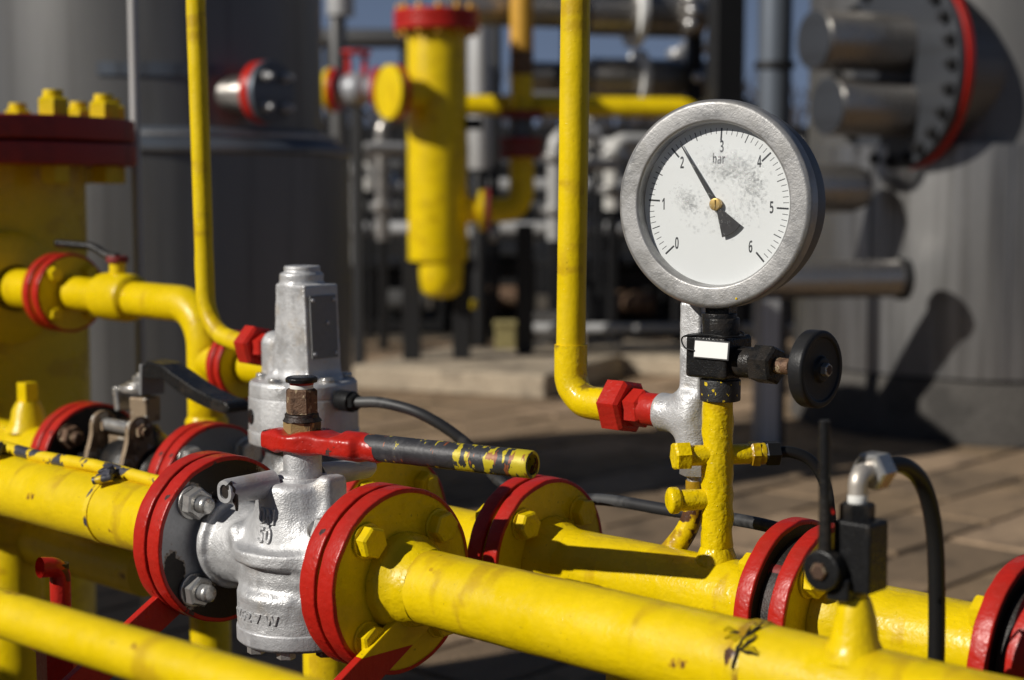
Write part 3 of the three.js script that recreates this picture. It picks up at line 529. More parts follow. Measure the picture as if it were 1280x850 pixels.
{ // ball valve with folded sheet lever
  const s0 = -0.780, t = along('ball_valve', 'dark ball valve with black folded lever left of the silver regulator', 'valve', s0, Y2, W2), X = (s) => s - s0;
  flange(t, X(-0.9105), X(-0.8910), 'black', 'redChipped'); flange(t, X(-0.6520), X(-0.6325), 'black', 'redChipped');
  bolts(t, X(-0.891), 'rust', { geo: nutGeo, name: 'nut', stud: 'rust' });
  const body = (x, y, z) => { const h = Math.hypot(y, z), q = Math.hypot(x, z); let d = dCyl(h, 0.042, X(-0.895), X(-0.640), x, 0.003); d = smin(d, Math.hypot(x, y, z) - 0.060, 0.02); d = smin(d, dCyl(q, 0.022, 0, 0.066, y, 0.003), 0.012); return d; };
  part(t, 'body', cast(body, [0.02, 0, 0], 0.15, 64), 'black');
  // bracket of two eared plates on the near side with a rod between them
  for (const [x, k] of [[-0.044, 0], [0.040, 1]]) {
    const sh = new THREE.Shape(); sh.moveTo(-0.030, -0.050); sh.lineTo(0.030, -0.050); sh.bezierCurveTo(0.030, -0.02, 0.018, -0.012, 0.018, 0.004); sh.absarc(0.0, 0.012, 0.018, 0, Math.PI, false); sh.bezierCurveTo(-0.018, -0.012, -0.030, -0.02, -0.030, -0.050);
    const g = mv(ext(sh, 0.007, 0.001), x, 0.055, 0.034, 0, Math.PI / 2, 0);
    const p = part(t, 'bracket_plate', g, 'bracketBrown'); part(p, 'bracket_bolt', mergeGeometries([mv(hex('x', 0.0105, 0, 0.009), x + 0.008, 0.066, 0.034), mv(cyl('x', 0.006, 0.008, 0.014, { seg: 16 }), x + 0.008, 0.066, 0.034)]), 'rust');
  }
  part(t, 'bracket_rod', mv(cyl('x', 0.0085, -0.040, 0.042, { seg: 22 }), 0, 0.068, 0.034), 'zinc');
  part(t, 'bracket_web', mv(box(0.076, 0.052, 0.006, 0.002), 0, 0.028, 0.030), 'bracketBrown');
  part(t, 'stem_block', mv(box(0.030, 0.034, 0.030, 0.003), 0.014, 0.090, 0.004, 0, 0.3, 0), 'bracketBrown');
  // lever
  const hub = part(t, 'lever_hub', lump(mergeGeometries([cyl('y', 0.027, 0.112, 0.121, { seg: 36, bevel: 0.002 }), cyl('y', 0.020, 0.120, 0.1245, { seg: 30 }), mv(box(0.010, 0.034, 0.040, 0.003), -0.024, 0.102, 0.006, 0, 0, 0.18)]), 0.0003, 60), 'zinc');
  part(hub, 'hub_nut', mergeGeometries([hex('y', 0.0125, 0.124, 0.133), cyl('y', 0.006, 0.132, 0.137, { seg: 14 })]), 'zinc');
  part(t, 'lever_riser', lump(mv(box(0.006, 0.042, 0.038, 0.002), 0.026, 0.131, 0.0, 0, 0, -0.06), 0.0003, 60), 'plateGrey');
  const st = new THREE.Shape(); st.moveTo(0.022, 0.156); st.lineTo(0.034, 0.168); st.lineTo(0.066, 0.166); st.bezierCurveTo(0.11, 0.150, 0.15, 0.135, 0.196, 0.130); st.bezierCurveTo(0.212, 0.130, 0.212, 0.118, 0.198, 0.118); st.bezierCurveTo(0.15, 0.121, 0.11, 0.132, 0.07, 0.150); st.lineTo(0.024, 0.148);
  part(t, 'lever', lump(mv(ext(st, 0.030, 0.002), 0.004, -0.013, -0.015), 0.0006, 50), 'black');
}
{ // pressure regulator: grey body below, silver pilot housing above
  const s0 = -0.44, t = along('pressure_regulator', 'silver regulator with square tower and grey name plate behind the red wrench', 'regulator', s0, Y2, W2), X = (s) => s - s0;
  flange(t, X(-0.6300), X(-0.6105), 'greySteel', 'redChipped'); flange(t, X(-0.3230), X(-0.3030), 'greySteel', 'red');
  bolts(t, X(-0.6105), 'zinc', { scale: 1.15 });
  const body = (x, y, z) => { const h = Math.hypot(y, z), q = Math.hypot(x, z); let d = dCyl(h, 0.042, X(-0.62), X(-0.318), x, 0.003); d = smin(d, Math.hypot(x, y * 1.1, z) - 0.074, 0.03); d = smin(d, dCyl(q, 0.045, -0.09, 0.10, y, 0.003), 0.02); return d; };
  part(t, 'body', cast(body, [-0.03, 0, 0], 0.20, 64), 'greySteel');
  // diaphragm drum in three stacked rings with fine joints
  part(t, 'drum', lump(rev('y', [[0.082, 0], [0.082, 0.0655], [0.0965, 0.0665], [0.0970, 0.0648], [0.0980, 0.0648], [0.0985, 0.0655], [0.1365, 0.0650], [0.1370, 0.0635], [0.1380, 0.0635], [0.1385, 0.0645], [0.1530, 0.0640], [0.1565, 0.0615], [0.1570, 0]], { seg: 72, bevel: 0.0006 }), 0.0005, 40), 'silver');
  for (const a of [0.2, 1.45, 2.7, 3.95, 5.2]) part(t, 'drum_screw', mv(mergeGeometries([cyl('y', 0.0085, 0.155, 0.1625, { seg: 20, bevel: 0.002 })]), 0.052 * Math.sin(a), 0, 0.052 * Math.cos(a)), 'zinc');
  part(t, 'sight_hole', mv(cyl('z', 0.0095, 0.0635, 0.0665, { seg: 24 }), 0, 0.1150, 0, 0, -0.36, 0), 'black');
  const tower = (x, y, z) => {
    let d = dBox(x - 0.008, y - 0.215, z, 0.0265 + (0.27 - y) * 0.05, 0.056, 0.0260, 0.0022);
    d = smin(d, dCyl(Math.hypot(x + 0.001, z), 0.0262, 0.15, 0.284, y, 0.003), 0.004);
    d = smin(d, dCyl(Math.hypot(x + 0.000, z), 0.0215, 0.28, 0.292, y, 0.002), 0.003);
    d = smin(d, dBox(x + 0.040, y - 0.178, z, 0.022, 0.034, 0.022, 0.016), 0.012);
    d = smin(d, dCyl(Math.hypot(x, z), 0.046, 0.14, 0.157, y, 0.004), 0.016);
    return d + 0.0004 * noise3.noise(x * 80, y * 80, z * 80);
  };
  part(t, 'tower', cast(tower, [-0.012, 0.22, 0], 0.085, 96), 'silver');
  const pl = part(t, 'name_plate', mv(box(0.0022, 0.074, 0.040, 0.0008), 0.0385, 0.2215, 0, 0, 0, 0.05), 'plateGrey');
  for (const [y, z] of [[0.253, 0.016], [0.253, -0.016], [0.190, 0.016], [0.190, -0.016], [0.226, -0.005]]) part(pl, 'rivet', mv(cyl('x', 0.0024, 0, 0.003, { seg: 12 }), 0.0385 - (y - 0.2215) * 0.05, y, z), 'silverSmooth');
  part(t, 'inlet_stub', mv(hex('x', 0.0165, -0.100, -0.066), 0, 0.190, 0), 'red');
}
{ // thin yellow riser dropping into the regulator
  const t = along('impulse_pipe', 'thin yellow riser pipe bending into red union at the silver regulator', 'pipe', -0.637, 0.906, W2);
  part(t, 'pipe', lump(sweep(bend([[-0.010, 1.6, 0], [-0.004, 0.42, 0], [0.004, 0.10, 0], [0.006, 0.014, 0], [0.092, -0.001, 0]], 0.05), 0.0122, { seg: 28 }), 0.0007, 35), 'yellowWeathered');
  part(t, 'union_nut', lump(hex('x', 0.0265, 0.0935, 0.1170, { turn: 0.3 }), 0.0006, 90), 'red');
}
{ // spool between regulator and the next flange pair
  const s0 = -0.2, t = along('pipe_spool', 'short yellow pipe spool with bolted flanges behind the black tube grip', 'pipe', s0, Y2, W2), X = (s) => s - s0;
  part(t, 'pipe', lump(rev('x', Array.from({ length: 14 }, (_, i) => [X(-0.29) + i * 0.0164, 0.035]), { seg: 44 }), 0.0006, 30), 'yellow');
  flange(t, X(-0.3005), X(-0.2805)); flange(t, X(-0.0850), X(-0.0650), 'yellow', 'red');
  bolts(t, X(-0.2805), 'yellow', { geo: boltGeo2 }); bolts(t, X(-0.085), 'yellow', { dir: -1, geo: boltGeo2 });
}
{ // long rear pipe with the gauge riser
  const s0 = 0.05, t = along('gas_pipe', 'yellow rear pipe carrying the pressure gauge riser, striped by the wrench shadow', 'pipe', s0, Y2, W2), X = (s) => s - s0;
  part(t, 'pipe', lump(rev('x', Array.from({ length: 36 }, (_, i) => [X(-0.05) + i * 0.300 / 35, 0.0365]), { seg: 56 }), 0.0006, 25), 'yellow');
  flange(t, X(-0.0620), X(-0.0420), 'yellow', 'red'); bolts(t, X(-0.0420), 'yellow');
  part(t, 'weld_collar', lump(rev('x', [[X(-0.043), 0.046], [X(-0.035), 0.0445], [X(-0.022), 0.0385], [X(-0.01), 0.0362]], { seg: 50 }), 0.001, 70), 'yellow');
  flange(t, X(0.2430), X(0.2610), 'tar', 'red'); bolts(t, X(0.243), 'yellow', { dir: -1, geo: boltGeo2 });
  for (const a of [0.785, 2.356, 3.927, 5.498]) part(t, 'spacer_stud', mv(cyl('x', 0.0095, X(0.259), X(0.281), { seg: 18 }), 0, BC * Math.sin(a), BC * Math.cos(a)), 'maroon');
  part(t, 'blind_disc', rev('x', [[X(0.261), 0], [X(0.261), 0.071], [X(0.2785), 0.071], [X(0.2785), 0]], { seg: 60 }), 'tar');
}
{
  const s0 = 0.35, t = along('gas_pipe', 'yellow rear pipe between red flanges at lower right behind black hose', 'pipe', s0, Y2, W2), X = (s) => s - s0;
  part(t, 'pipe', lump(rev('x', Array.from({ length: 24 }, (_, i) => [X(0.290) + i * 0.180 / 23, 0.0385]), { seg: 56 }), 0.0006, 25), 'yellow');
  flange(t, X(0.2790), X(0.2970)); bolts(t, X(0.2970), 'yellow'); flange(t, X(0.4650), X(0.4830), 'tar'); bolts(t, X(0.465), 'yellow', { dir: -1 });
  part(t, 'weld_collar', lump(rev('x', [[X(0.296), 0.0475], [X(0.307), 0.046], [X(0.325), 0.0387]], { seg: 50 }), 0.001, 70), 'yellow');
}
{
  const s0 = 0.7, t = along('gas_pipe', 'red-rimmed flange with black face at the right edge', 'pipe', s0, Y2, W2), X = (s) => s - s0;
  flange(t, X(0.4960), X(0.5150), 'tar'); bolts(t, X(0.515), 'rust', { geo: nutGeo, name: 'nut', stud: 'rust' });
  part(t, 'gasket', rev('x', [[X(0.4830), 0], [X(0.4830), 0.070], [X(0.4965), 0.070], [X(0.4965), 0]], { seg: 50 }), 'tar');
  part(t, 'pipe', rev('x', [[X(0.51), 0.0385], [X(1.3), 0.0385], [X(1.3), 0]], { seg: 44 }), 'yellow');
}
// supports of the rear line: yellow posts on base plates
for (const [s, label] of [[-1.13, 'yellow post under the rear pipe at the left edge'], [-0.40, 'yellow post under the regulator behind the silver valve'], [0.07, 'yellow post under the rear pipe below the gauge']]) {
  const t = along('pipe_post', label, 'support', s, 0, W2, 'yellow posts under the rear pipe');
  part(t, 'post', lump(cyl('y', s < -1 ? 0.045 : 0.030, 0.01, 0.684, { seg: 28 }), 0.0006, 20), 'yellowWeathered'); part(t, 'foot_plate', mv(box(0.16, 0.012, 0.16, 0.003), 0, 0.006, 0), 'yellowWeathered');
}
{ // lower crossing pipe in the shade under the lines
  const t = along('drain_pipe', 'shaded yellow pipe low behind the red vent', 'pipe', -0.75, 0.575, W2 - 0.02);
  part(t, 'pipe', lump(sweep(bend([[-0.95, -0.56, 0], [-0.95, 0, 0], [-0.05, 0, 0]], 0.08), 0.036, { seg: 36 }), 0.0008, 25), 'yellowWeathered');
}
{ // red vent with bent open end
  const t = thing('vent_pipe', 'red bent vent pipe with open end at lower left', 'pipe', [-0.466, 0, -1.62], YAW);
  part(t, 'pipe', lump(sweep(bend([[0, 0.60, 0], [0, 0.711, 0], [-0.002, 0.714, 0.022]], 0.016), 0.0105, { seg: 24, caps: false }), 0.0005, 60), 'red');
  part(t, 'bore', sweep([[0, 0.65, 0], [0, 0.715, 0]], 0.009, { seg: 20 }), 'tar');
  part(t, 'valve_block', lump(mergeGeometries([mv(hex('y', 0.026, 0.575, 0.632, { turn: 0.4 }), 0, 0, 0), mv(cyl('y', 0.0165, 0.53, 0.578, { seg: 24 }), 0, 0, 0)]), 0.001, 60), 'red');
  part(t, 'side_branch', lump(sweep([[-0.20, 0.634, -0.02], [0, 0.612, 0]], 0.009, { seg: 18 }), 0.0005, 60), 'red');
  part(t, 'standpipe', sweep([[0, 0, 0], [0, 0.535, 0]], 0.0135, { seg: 20 }), 'red');
}
// ------------------------------------------------------------------ gauge riser
{
  const t = along('gauge_riser', 'knobbly yellow riser with hex plugs under the pressure gauge', 'pipe', 0.166, Y2 + 0.03, W2);
  part(t, 'pipe', lump(rev('y', Array.from({ length: 34 }, (_, i) => [i * 0.157 / 33, 0.0148]), { seg: 32 }), 0.0022, 75), 'yellowKnobbly');
  part(t, 'base_weld', lump(rev('y', [[0.000, 0.021], [0.008, 0.0185], [0.016, 0.015]], { seg: 30 }), 0.0014, 80), 'yellowKnobbly');
  const a = part(t, 'cross_arm', lump(mergeGeometries([mv(cyl('z', 0.0098, -0.034, 0.030, { seg: 22 }), 0, 0.1040, 0)]), 0.0010, 90), 'yellowKnobbly');
  part(a, 'hex_plug', lump(mv(hex('z', 0.0142, 0.0280, 0.0430, { turn: 0.2 }), 0, 0.1040, 0), 0.0007, 90), 'yellowKnobbly');
  const b = part(t, 'side_stub', lump(mv(cyl('z', 0.0098, 0, 0.038, { seg: 22 }), 0, 0.0620, 0), 0.0010, 90), 'yellowKnobbly');
  part(b, 'round_plug', lump(mv(rev('z', [[0.036, 0.0098], [0.038, 0.0122], [0.046, 0.0125], [0.0485, 0.0085], [0.0485, 0]], { seg: 26, bevel: 0.002 }), 0, 0.0620, 0), 0.0010, 90), 'yellowKnobbly');
  const armTurn = -0.64; a.rotation.y = b.rotation.y = armTurn;
  part(t, 'hose_nut', lump(mv(mergeGeometries([cyl('z', 0.0105, -0.046, -0.040, { seg: 20 }), hex('z', 0.0125, -0.0405, -0.031)]), 0, 0.1040, 0), 0.0006, 90), 'yellowRust').rotation.y = armTurn;
}
{
  const t = along('signal_hose', 'black hose bending down from the yellow riser beside the gauge valve', 'hose', 0.1935, Y2 + 0.134, W2 - 0.0369); t.rotation.y = YAW - 0.64;
  part(t, 'hose_nut', hex('z', 0.0122, -0.014, 0.0005), 'rubber');
  part(t, 'hose', sweep(curve([[0, 0, -0.010], [0.002, 0.001, -0.024], [0.006, -0.006, -0.042], [0.010, -0.026, -0.056], [0.012, -0.06, -0.062], [0.012, -0.12, -0.066], [0.010, -0.3, -0.08], [0.005, -0.84, -0.10]], 60), 0.0056, { seg: 16 }), 'rubber');
}
{ // straight black hose behind the riser
  const t = along('control_hose', 'black hose looping from the silver regulator to behind the gauge riser', 'hose', -0.355, 0.853, W2);
  part(t, 'gland', mergeGeometries([cyl('x', 0.0125, -0.018, 0.004, { seg: 22 }), hex('x', 0.0105, 0.003, 0.012)]), 'rubber');
  const z = -0.06;
  part(t, 'hose', sweep(curve([[0.010, 0, 0], [0.04, 0.001, -0.012], [0.09, -0.010, -0.03], [0.135, -0.045, z], [0.165, -0.085, z - 0.02], [0.22, -0.100, z - 0.03], [0.30, -0.088, z - 0.03], [0.40, -0.084, z - 0.02], [0.56, -0.080, z], [0.615, -0.10, z - 0.01], [0.63, -0.3, z - 0.03], [0.63, -0.85, z - 0.03]], 110), 0.0064, { seg: 16 }), 'hoseWorn');
}
{ // silver sampling column and tee
  const s0 = 0.116, w = W2 - 0.032, t = along('sampling_column', 'silver column with tee casting behind the yellow gauge riser', 'fitting', s0, 0.73, w);
  const tee = (x, y, z) => {
    let d = dBox(x - 0.001, y - 0.213, z, 0.0128, 0.048, 0.013, 0.004);
    d = smin(d, dCyl(Math.hypot(x, z), 0.0185, 0.118, 0.172, y, 0.004), 0.008);
    d = smin(d, dCyl(Math.hypot(y - 0.149, z), 0.0190, -0.043, 0.004, x, 0.003), 0.014);
    return d + 0.0004 * noise3.noise(x * 90, y * 90, z * 90);
  };
  part(t, 'tee', cast(tee, [-0.01, 0.185, 0], 0.082, 80), 'silver');
  part(t, 'hex_nut', hex('y', 0.0150, 0.090, 0.106), 'zinc');
  part(t, 'rod', cyl('y', 0.0075, 0.06, 0.120, { seg: 20 }), 'zinc');
  part(t, 'foot', lump(sweep(curve([[0, 0.085, 0], [0, 0.06, 0], [-0.006, 0.036, 0.004], [-0.020, 0.012, 0.012], [-0.032, -0.004, 0.02]], 24), (f) => 0.0092 + 0.003 * f, { seg: 22 }), 0.0008, 60), 'yellowRust');
}
{
  const w = W2 - 0.032, t = along('impulse_pipe', 'tall yellow riser pipe bending into the large red hex union left of gauge', 'pipe', -0.045, 0.88, w);
  part(t, 'pipe', lump(sweep(bend([[0.0105, 1.6, 0], [0.005, 0.4, 0], [0.0, 0.05, 0], [0.0, 0.048, 0]], 0.02), 0.0152, { seg: 32 }), 0.0005, 30), 'yellowWeathered');
  part(t, 'elbow', lump(sweep(bend([[0.0, 0.058, 0], [0.0, 0.0, 0], [0.062, -0.001, 0]], 0.055, 16), (f) => 0.0170 + 0.0004 * Math.sin(f * 9), { seg: 32 }), 0.0008, 60), 'yellowElbow');
  part(t, 'union_nut', lump(hex('x', 0.0285, 0.0560, 0.0830, { turn: 0.35 }), 0.0006, 80), 'red');
  part(t, 'union_tail', lump(mergeGeometries([hex('x', 0.0195, 0.080, 0.101, { turn: 0.1 }), cyl('x', 0.0165, 0.098, 0.122, { seg: 26 })]), 0.0006, 80), 'red');
}
// ------------------------------------------------------------------ gauge valve with handwheel
{
  const t = along('gauge_valve', 'black block valve with white label and round handwheel under the gauge', 'valve', 0.168, 0.902, W2);
  part(t, 'union_nut', lump(mergeGeometries([cyl('y', 0.0190, 0, 0.020, { seg: 36 }), hex('y', 0.0172, 0.018, 0.026)]), 0.0004, 80), 'blackFlecked');
  part(t, 'body', lump(mergeGeometries([mv(box(0.046, 0.040, 0.044, 0.004), -0.002, 0.042, 0), mv(cyl('x', 0.0145, 0.015, 0.044, { seg: 28 }), 0, 0.038, 0), mv(cyl('y', 0.0175, 0.058, 0.078, { seg: 32, bevel: 0.002 }), 0, 0, 0)]), 0.0006, 60), 'black');
  part(t, 'gland_nut', mv(hex('x', 0.0182, 0.040, 0.063, { turn: 0.2 }), 0, 0.0375, 0), 'black');
  part(t, 'stem', mergeGeometries([mv(cyl('x', 0.0075, 0.060, 0.078, { seg: 18 }), 0, 0.0375, 0), mv(cyl('x', 0.0045, 0.076, 0.118, { seg: 14 }), 0, 0.0375, 0)]), 'rust');
  const wh = part(t, 'handwheel', mv(rev('x', [[0.096, 0], [0.096, 0.010], [0.0985, 0.0115], [0.0985, 0.033], [0.0960, 0.0350], [0.1085, 0.0350], [0.1105, 0.0335], [0.1105, 0.0290], [0.1090, 0.0280], [0.1085, 0.012], [0.1120, 0.0105], [0.1120, 0]], { seg: 64, bevel: 0.0012 }), 0, 0.0375, 0), 'wheelBlack');
  part(wh, 'wheel_nut', mv(hex('x', 0.0062, 0.111, 0.1175), 0, 0.0375, 0), 'zinc');
  part(t, 'wire_tie', sweep(curve([[-0.026, 0.060, 0.022], [0.0, 0.0635, 0.024], [0.022, 0.0625, 0.022], [0.026, 0.062, 0.0], [0, 0.064, -0.024], [-0.028, 0.061, -0.01], [-0.030, 0.058, 0.02], [-0.022, 0.050, 0.026], [-0.012, 0.0475, 0.0245]], 60), 0.0008, { seg: 6 }), 'rubber');
  const lb = part(t, 'label_card', mv(box(0.0400, 0.0175, 0.0010, 0.0003), 0.006, 0.0495, 0.0228, -0.12, 0, 0), 'ink');
  part(lb, 'label_paper', mv(box(0.0375, 0.0150, 0.0010, 0.0003), 0.006, 0.0495, 0.0234, -0.12, 0, 0), 'white');
}
// ------------------------------------------------------------------ the gauge
{
  const yaw = -31 * Math.PI / 180, c = SP(0.166, 1.0850, W2), t = thing('pressure_gauge', 'large round pressure gauge with white dial and grey metal bezel', 'gauge', [c[0], c[1], c[2]], yaw);
  // local +z is the way the dial faces
  part(t, 'case', lump(rev('z', [[-0.034, 0], [-0.034, 0.086], [-0.029, 0.0915], [0.006, 0.0925], [0.006, 0]], { seg: 96, bevel: 0.002 }), 0.0002, 30), 'drum');
  part(t, 'bezel', lump(rev('z', [[0.0015, 0.091], [0.0015, 0.0952], [0.0055, 0.0962], [0.0185, 0.0958], [0.0215, 0.0925], [0.0215, 0.0765], [0.0190, 0.0748], [0.0075, 0.0742]], { seg: 120, bevel: 0.0014 }), 0.00025, 30), 'bezel');
  const cv = document.createElement('canvas'); cv.width = cv.height = 1536; const g = cv.getContext('2d'), S = 1536, R = S / 2, K = R / 0.0748;
  g.fillStyle = '#dadddd'; g.fillRect(0, 0, S, S); g.translate(R, R);
  const A = (bar) => (225 - bar * 45 - 3) * Math.PI / 180, P = (a, r) => [Math.cos(a) * r * K, -Math.sin(a) * r * K];
  g.strokeStyle = '#24262a';
  for (let i = 0; i <= 60; i++) { const M5 = i % 10 === 0, H = i % 5 === 0, a = A(i / 10); g.lineWidth = M5 ? 17 : H ? 9 : 6; g.beginPath(); g.moveTo(...P(a, 0.0700)); g.lineTo(...P(a, M5 ? 0.0585 : H ? 0.0620 : 0.0645)); g.stroke(); }
  g.fillStyle = '#24262a'; g.textAlign = 'center'; g.textBaseline = 'middle';
  const txt = (s, x, y, px, sq, col) => { g.save(); g.translate(x, y); g.scale(sq, 1); g.font = `bold ${px}px sans-serif`; g.fillStyle = col ?? '#2b2d31'; g.fillText(s, 0, 0); g.restore(); };
  const num = { 0: [0.0405, -0.0365], 1: [0.0545, 0.0], 2: [0.0360, 0.0385], 3: [-0.004, 0.0530], 4: [-0.0410, 0.0390], 5: [-0.0535, -0.0025], 6: [-0.0335, -0.0385] };
  for (const k in num) txt(k, -num[k][0] * K, -num[k][1] * K, 156, 0.50);
  txt('bar', 0.001 * K, -0.0415 * K, 134, 0.62);
  const dial = new THREE.CanvasTexture(cv); dial.colorSpace = THREE.SRGBColorSpace; dial.anisotropy = 8;
  std('dialPrint', { map: dial, roughness: 0.5 });
  const dg = new THREE.CircleGeometry(0.0748, 96); part(t, 'dial', dg.toNonIndexed(), 'dialPrint').position.z = 0.0080;
  part(t, 'glass', new THREE.CircleGeometry(0.0747, 96).toNonIndexed(), 'glass').position.z = 0.0172;
  // beads of water that have settled inside the glass, three drifts and a thin scatter
  const beads = [], shapes = [0, 1, 2].map((k) => lump(new THREE.OctahedronGeometry(1, 1), 0.5, 2 + k));
  for (const [n, cx, cy, sx, sy] of [[520, 0.008, 0.038, 0.034, 0.019], [340, 0.031, 0.020, 0.019, 0.028], [170, -0.034, 0.008, 0.015, 0.015], [120, 0, -0.004, 0.050, 0.030]]) for (let i = 0; i < n; i++) {
    const u = (rnd() + rnd() + rnd() - 1.5) / 1.5, v = (rnd() + rnd() + rnd() - 1.5) / 1.5, x = cx + u * sx, y = cy + v * sy, s = rr(0.0004, 0.00115); if (Math.hypot(x, y) > 0.060) continue;
    beads.push(shapes[i % 3].clone().scale(s * rr(0.8, 1.4), s * rr(0.8, 1.4), s * 0.7).rotateZ(rr(0, 6.3)).translate(x, y, 0.0162));
  }
  const bd = part(t, 'condensation', beads, 'bead'); bd.userData.kind = 'stuff';
  // pointer: tapering needle and fan-shaped counterweight
  const nd = new THREE.Shape(); nd.moveTo(-0.0020, 0); nd.lineTo(-0.0012, 0.030); nd.lineTo(-0.0002, 0.0665); nd.lineTo(0.0002, 0.0665); nd.lineTo(0.0012, 0.030); nd.lineTo(0.0020, 0);
  nd.lineTo(0.0022, -0.006); nd.lineTo(0.0105, -0.029); nd.absarc(0, 0, 0.0308, -Math.PI / 2 + 0.345, -Math.PI / 2 - 0.345, true); nd.lineTo(-0.0022, -0.006);
  const nm = part(t, 'needle', mv(ext(nd, 0.0006, 0.0002), 0, 0, 0.0112, 0, 0, (A(2.20) - Math.PI / 2)), 'ink');
  part(nm, 'needle_hub', mergeGeometries([cyl('z', 0.0058, 0.0085, 0.0135, { seg: 32, bevel: 0.0008 }), mv(box(0.0088, 0.0011, 0.0012, 0.0002), 0, 0, 0.0139, 0, 0, 1.5)]), 'brass');
  part(t, 'yellow_paint_spot', mv(cyl('z', 0.0011, 0.0205, 0.0221, { seg: 12 }), 0.026, -0.0855, 0), 'yellow');
  part(t, 'socket', lump(mergeGeometries([mv(box(0.024, 0.030, 0.024, 0.003), 0, -0.0985, -0.004), cyl('y', 0.0165, -0.112, -0.101, { seg: 30 })]), 0.0003, 60), 'black');
}
// ------------------------------------------------------------------ LEFT: yellow vessel, its nozzle line, thin pole, grey tank
{ // filter vessel at the left edge
  const p = SP(-1.676, 0, -0.469), t = thing('filter_vessel', 'tall yellow vessel with dark red bolted flange at the left edge', 'vessel', p, YAW);
  part(t, 'shell', lump(rev('y', Array.from({ length: 20 }, (_, i) => [0.30 + i * 0.87 / 19, 0.225]), { seg: 80 }), 0.0012, 8), 'yellow');
  part(t, 'bottom_head', rev('y', [[0.20, 0], [0.205, 0.09], [0.235, 0.17], [0.30, 0.2255]], { seg: 60 }), 'yellow');
  for (const [k, y0, y1] of [[0, 1.140, 1.178], [1, 1.182, 1.222]]) part(t, k ? 'cover_flange' : 'neck_flange', lump(rev('y', [[y0, 0], [y0, 0.318 - k * 0.002], [y1, 0.318 - k * 0.002], [y1, 0]], { seg: 96, bevel: 0.004 }), 0.001, 14), 'redDark');
  const gs = [lump(mergeGeometries([hex('y', 0.028, 1.221, 1.253), cyl('y', 0.017, 1.251, 1.266, { seg: 18 })]), 0.001, 60), lump(hex('y', 0.026, 1.108, 1.141), 0.001, 60)];
  for (let i = 0; i < 12; i++) { const a = 0.12 + i * Math.PI / 6; for (const g of gs) { const m = part(t, 'nut', g, 'yellow'); m.position.set(0.278 * Math.sin(a), 0, 0.278 * Math.cos(a)); m.rotation.y = 0; } }
  for (let i = 0; i < 3; i++) { const a = 0.6 + i * 2.094; part(t, 'leg', mv(box(0.07, 0.34, 0.05, 0.004), 0.19 * Math.sin(a), 0.17, 0.19 * Math.cos(a), 0, a, 0), 'shadeDarkSteel'); }
  const n = part(t, 'nozzle_pad', lump(mv(rev('x', [[0.16, 0.098], [0.236, 0.096], [0.243, 0.086], [0.246, 0.04]], { seg: 50 }), 0, 0.930, 0.03), 0.001, 30), 'yellow');
  part(t, 'nozzle', mv(cyl('x', 0.034, 0.22, 0.392, { seg: 36 }), 0, 0.930, 0.03), 'yellow');
  const f = flange(t, 0.374, 0.394, 'yellow', 'red', 0.064); f.position.set(0, 0.930, 0.03);
}
{ // small yellow line from the vessel: flange, ball valve, tee, drop leg
  const s0 = -1.27, t = along('bypass_line', 'yellow bypass line with small ball valve and downward leg behind regulator', 'pipe', s0, 0.930, -0.439), X = (s) => s - s0;
  flange(t, X(-1.2735), X(-1.2530), 'yellow', 'red', 0.064); bolts(t, X(-1.253), 'yellow', { r: 0.046, scale: 0.8 });
  part(t, 'pipe', lump(sweep(bend([[X(-1.26), 0, 0], [X(-0.895), -0.003, 0], [X(-0.895), -0.40, 0]], 0.06), 0.0275, { seg: 36 }), 0.0006, 30), 'yellow');
  part(t, 'valve_body', lump(rev('x', [[X(-1.165), 0.0275], [X(-1.16), 0.036], [X(-1.145), 0.038], [X(-1.095), 0.038], [X(-1.08), 0.036], [X(-1.075), 0.0275]], { seg: 40, bevel: 0.003 }), 0.0007, 40), 'yellow');
  part(t, 'valve_stem', mv(cyl('y', 0.013, 0.03, 0.056, { seg: 20 }), X(-1.12), 0, 0), 'yellow');
  part(t, 'lever_boss', mv(cyl('y', 0.017, 0.054, 0.064, { seg: 20 }), X(-1.12), 0, 0), 'maroon');
  part(t, 'lever', lump(sweep(bend([[X(-1.12), 0.062, 0], [X(-1.145), 0.064, 0.006], [X(-1.165), 0.078, 0.012], [X(-1.245), 0.082, 0.03]], 0.015), 0.0065, { seg: 12 }), 0.0005, 60), 'black');
  part(t, 'branch', lump(mv(cyl('x', 0.026, 0, 0.068, { seg: 32 }), X(-0.895), -0.085, 0), 0.0006, 40), 'yellow');
  const f = flange(t, X(-0.8290), X(-0.8140), 'yellow', 'red', 0.050); f.position.y = -0.085;
  const f2 = flange(t, X(-0.8120), X(-0.7970), 'yellow', 'red', 0.050); f2.position.y = -0.085;
  part(t, 'branch_tail', mv(cyl('x', 0.024, X(-0.80), X(-0.66), { seg: 30 }), 0, -0.085, 0), 'yellow');
  part(t, 'weld_ring', lump(rev('y', [[-0.185, 0.0275], [-0.18, 0.0315], [-0.172, 0.0315], [-0.166, 0.0275]], { seg: 30 }), 0.0006, 60).translate(X(-0.895), 0, 0), 'yellow');
  part(t, 'leg_flange', mv(cyl('y', 0.042, -0.215, -0.195, { seg: 36 }), X(-0.895), 0, 0), 'yellow');
  part(t, 'leg_foot', mv(cyl('y', 0.030, -0.93, -0.39, { seg: 30 }), X(-0.895), 0, 0), 'yellow');
}
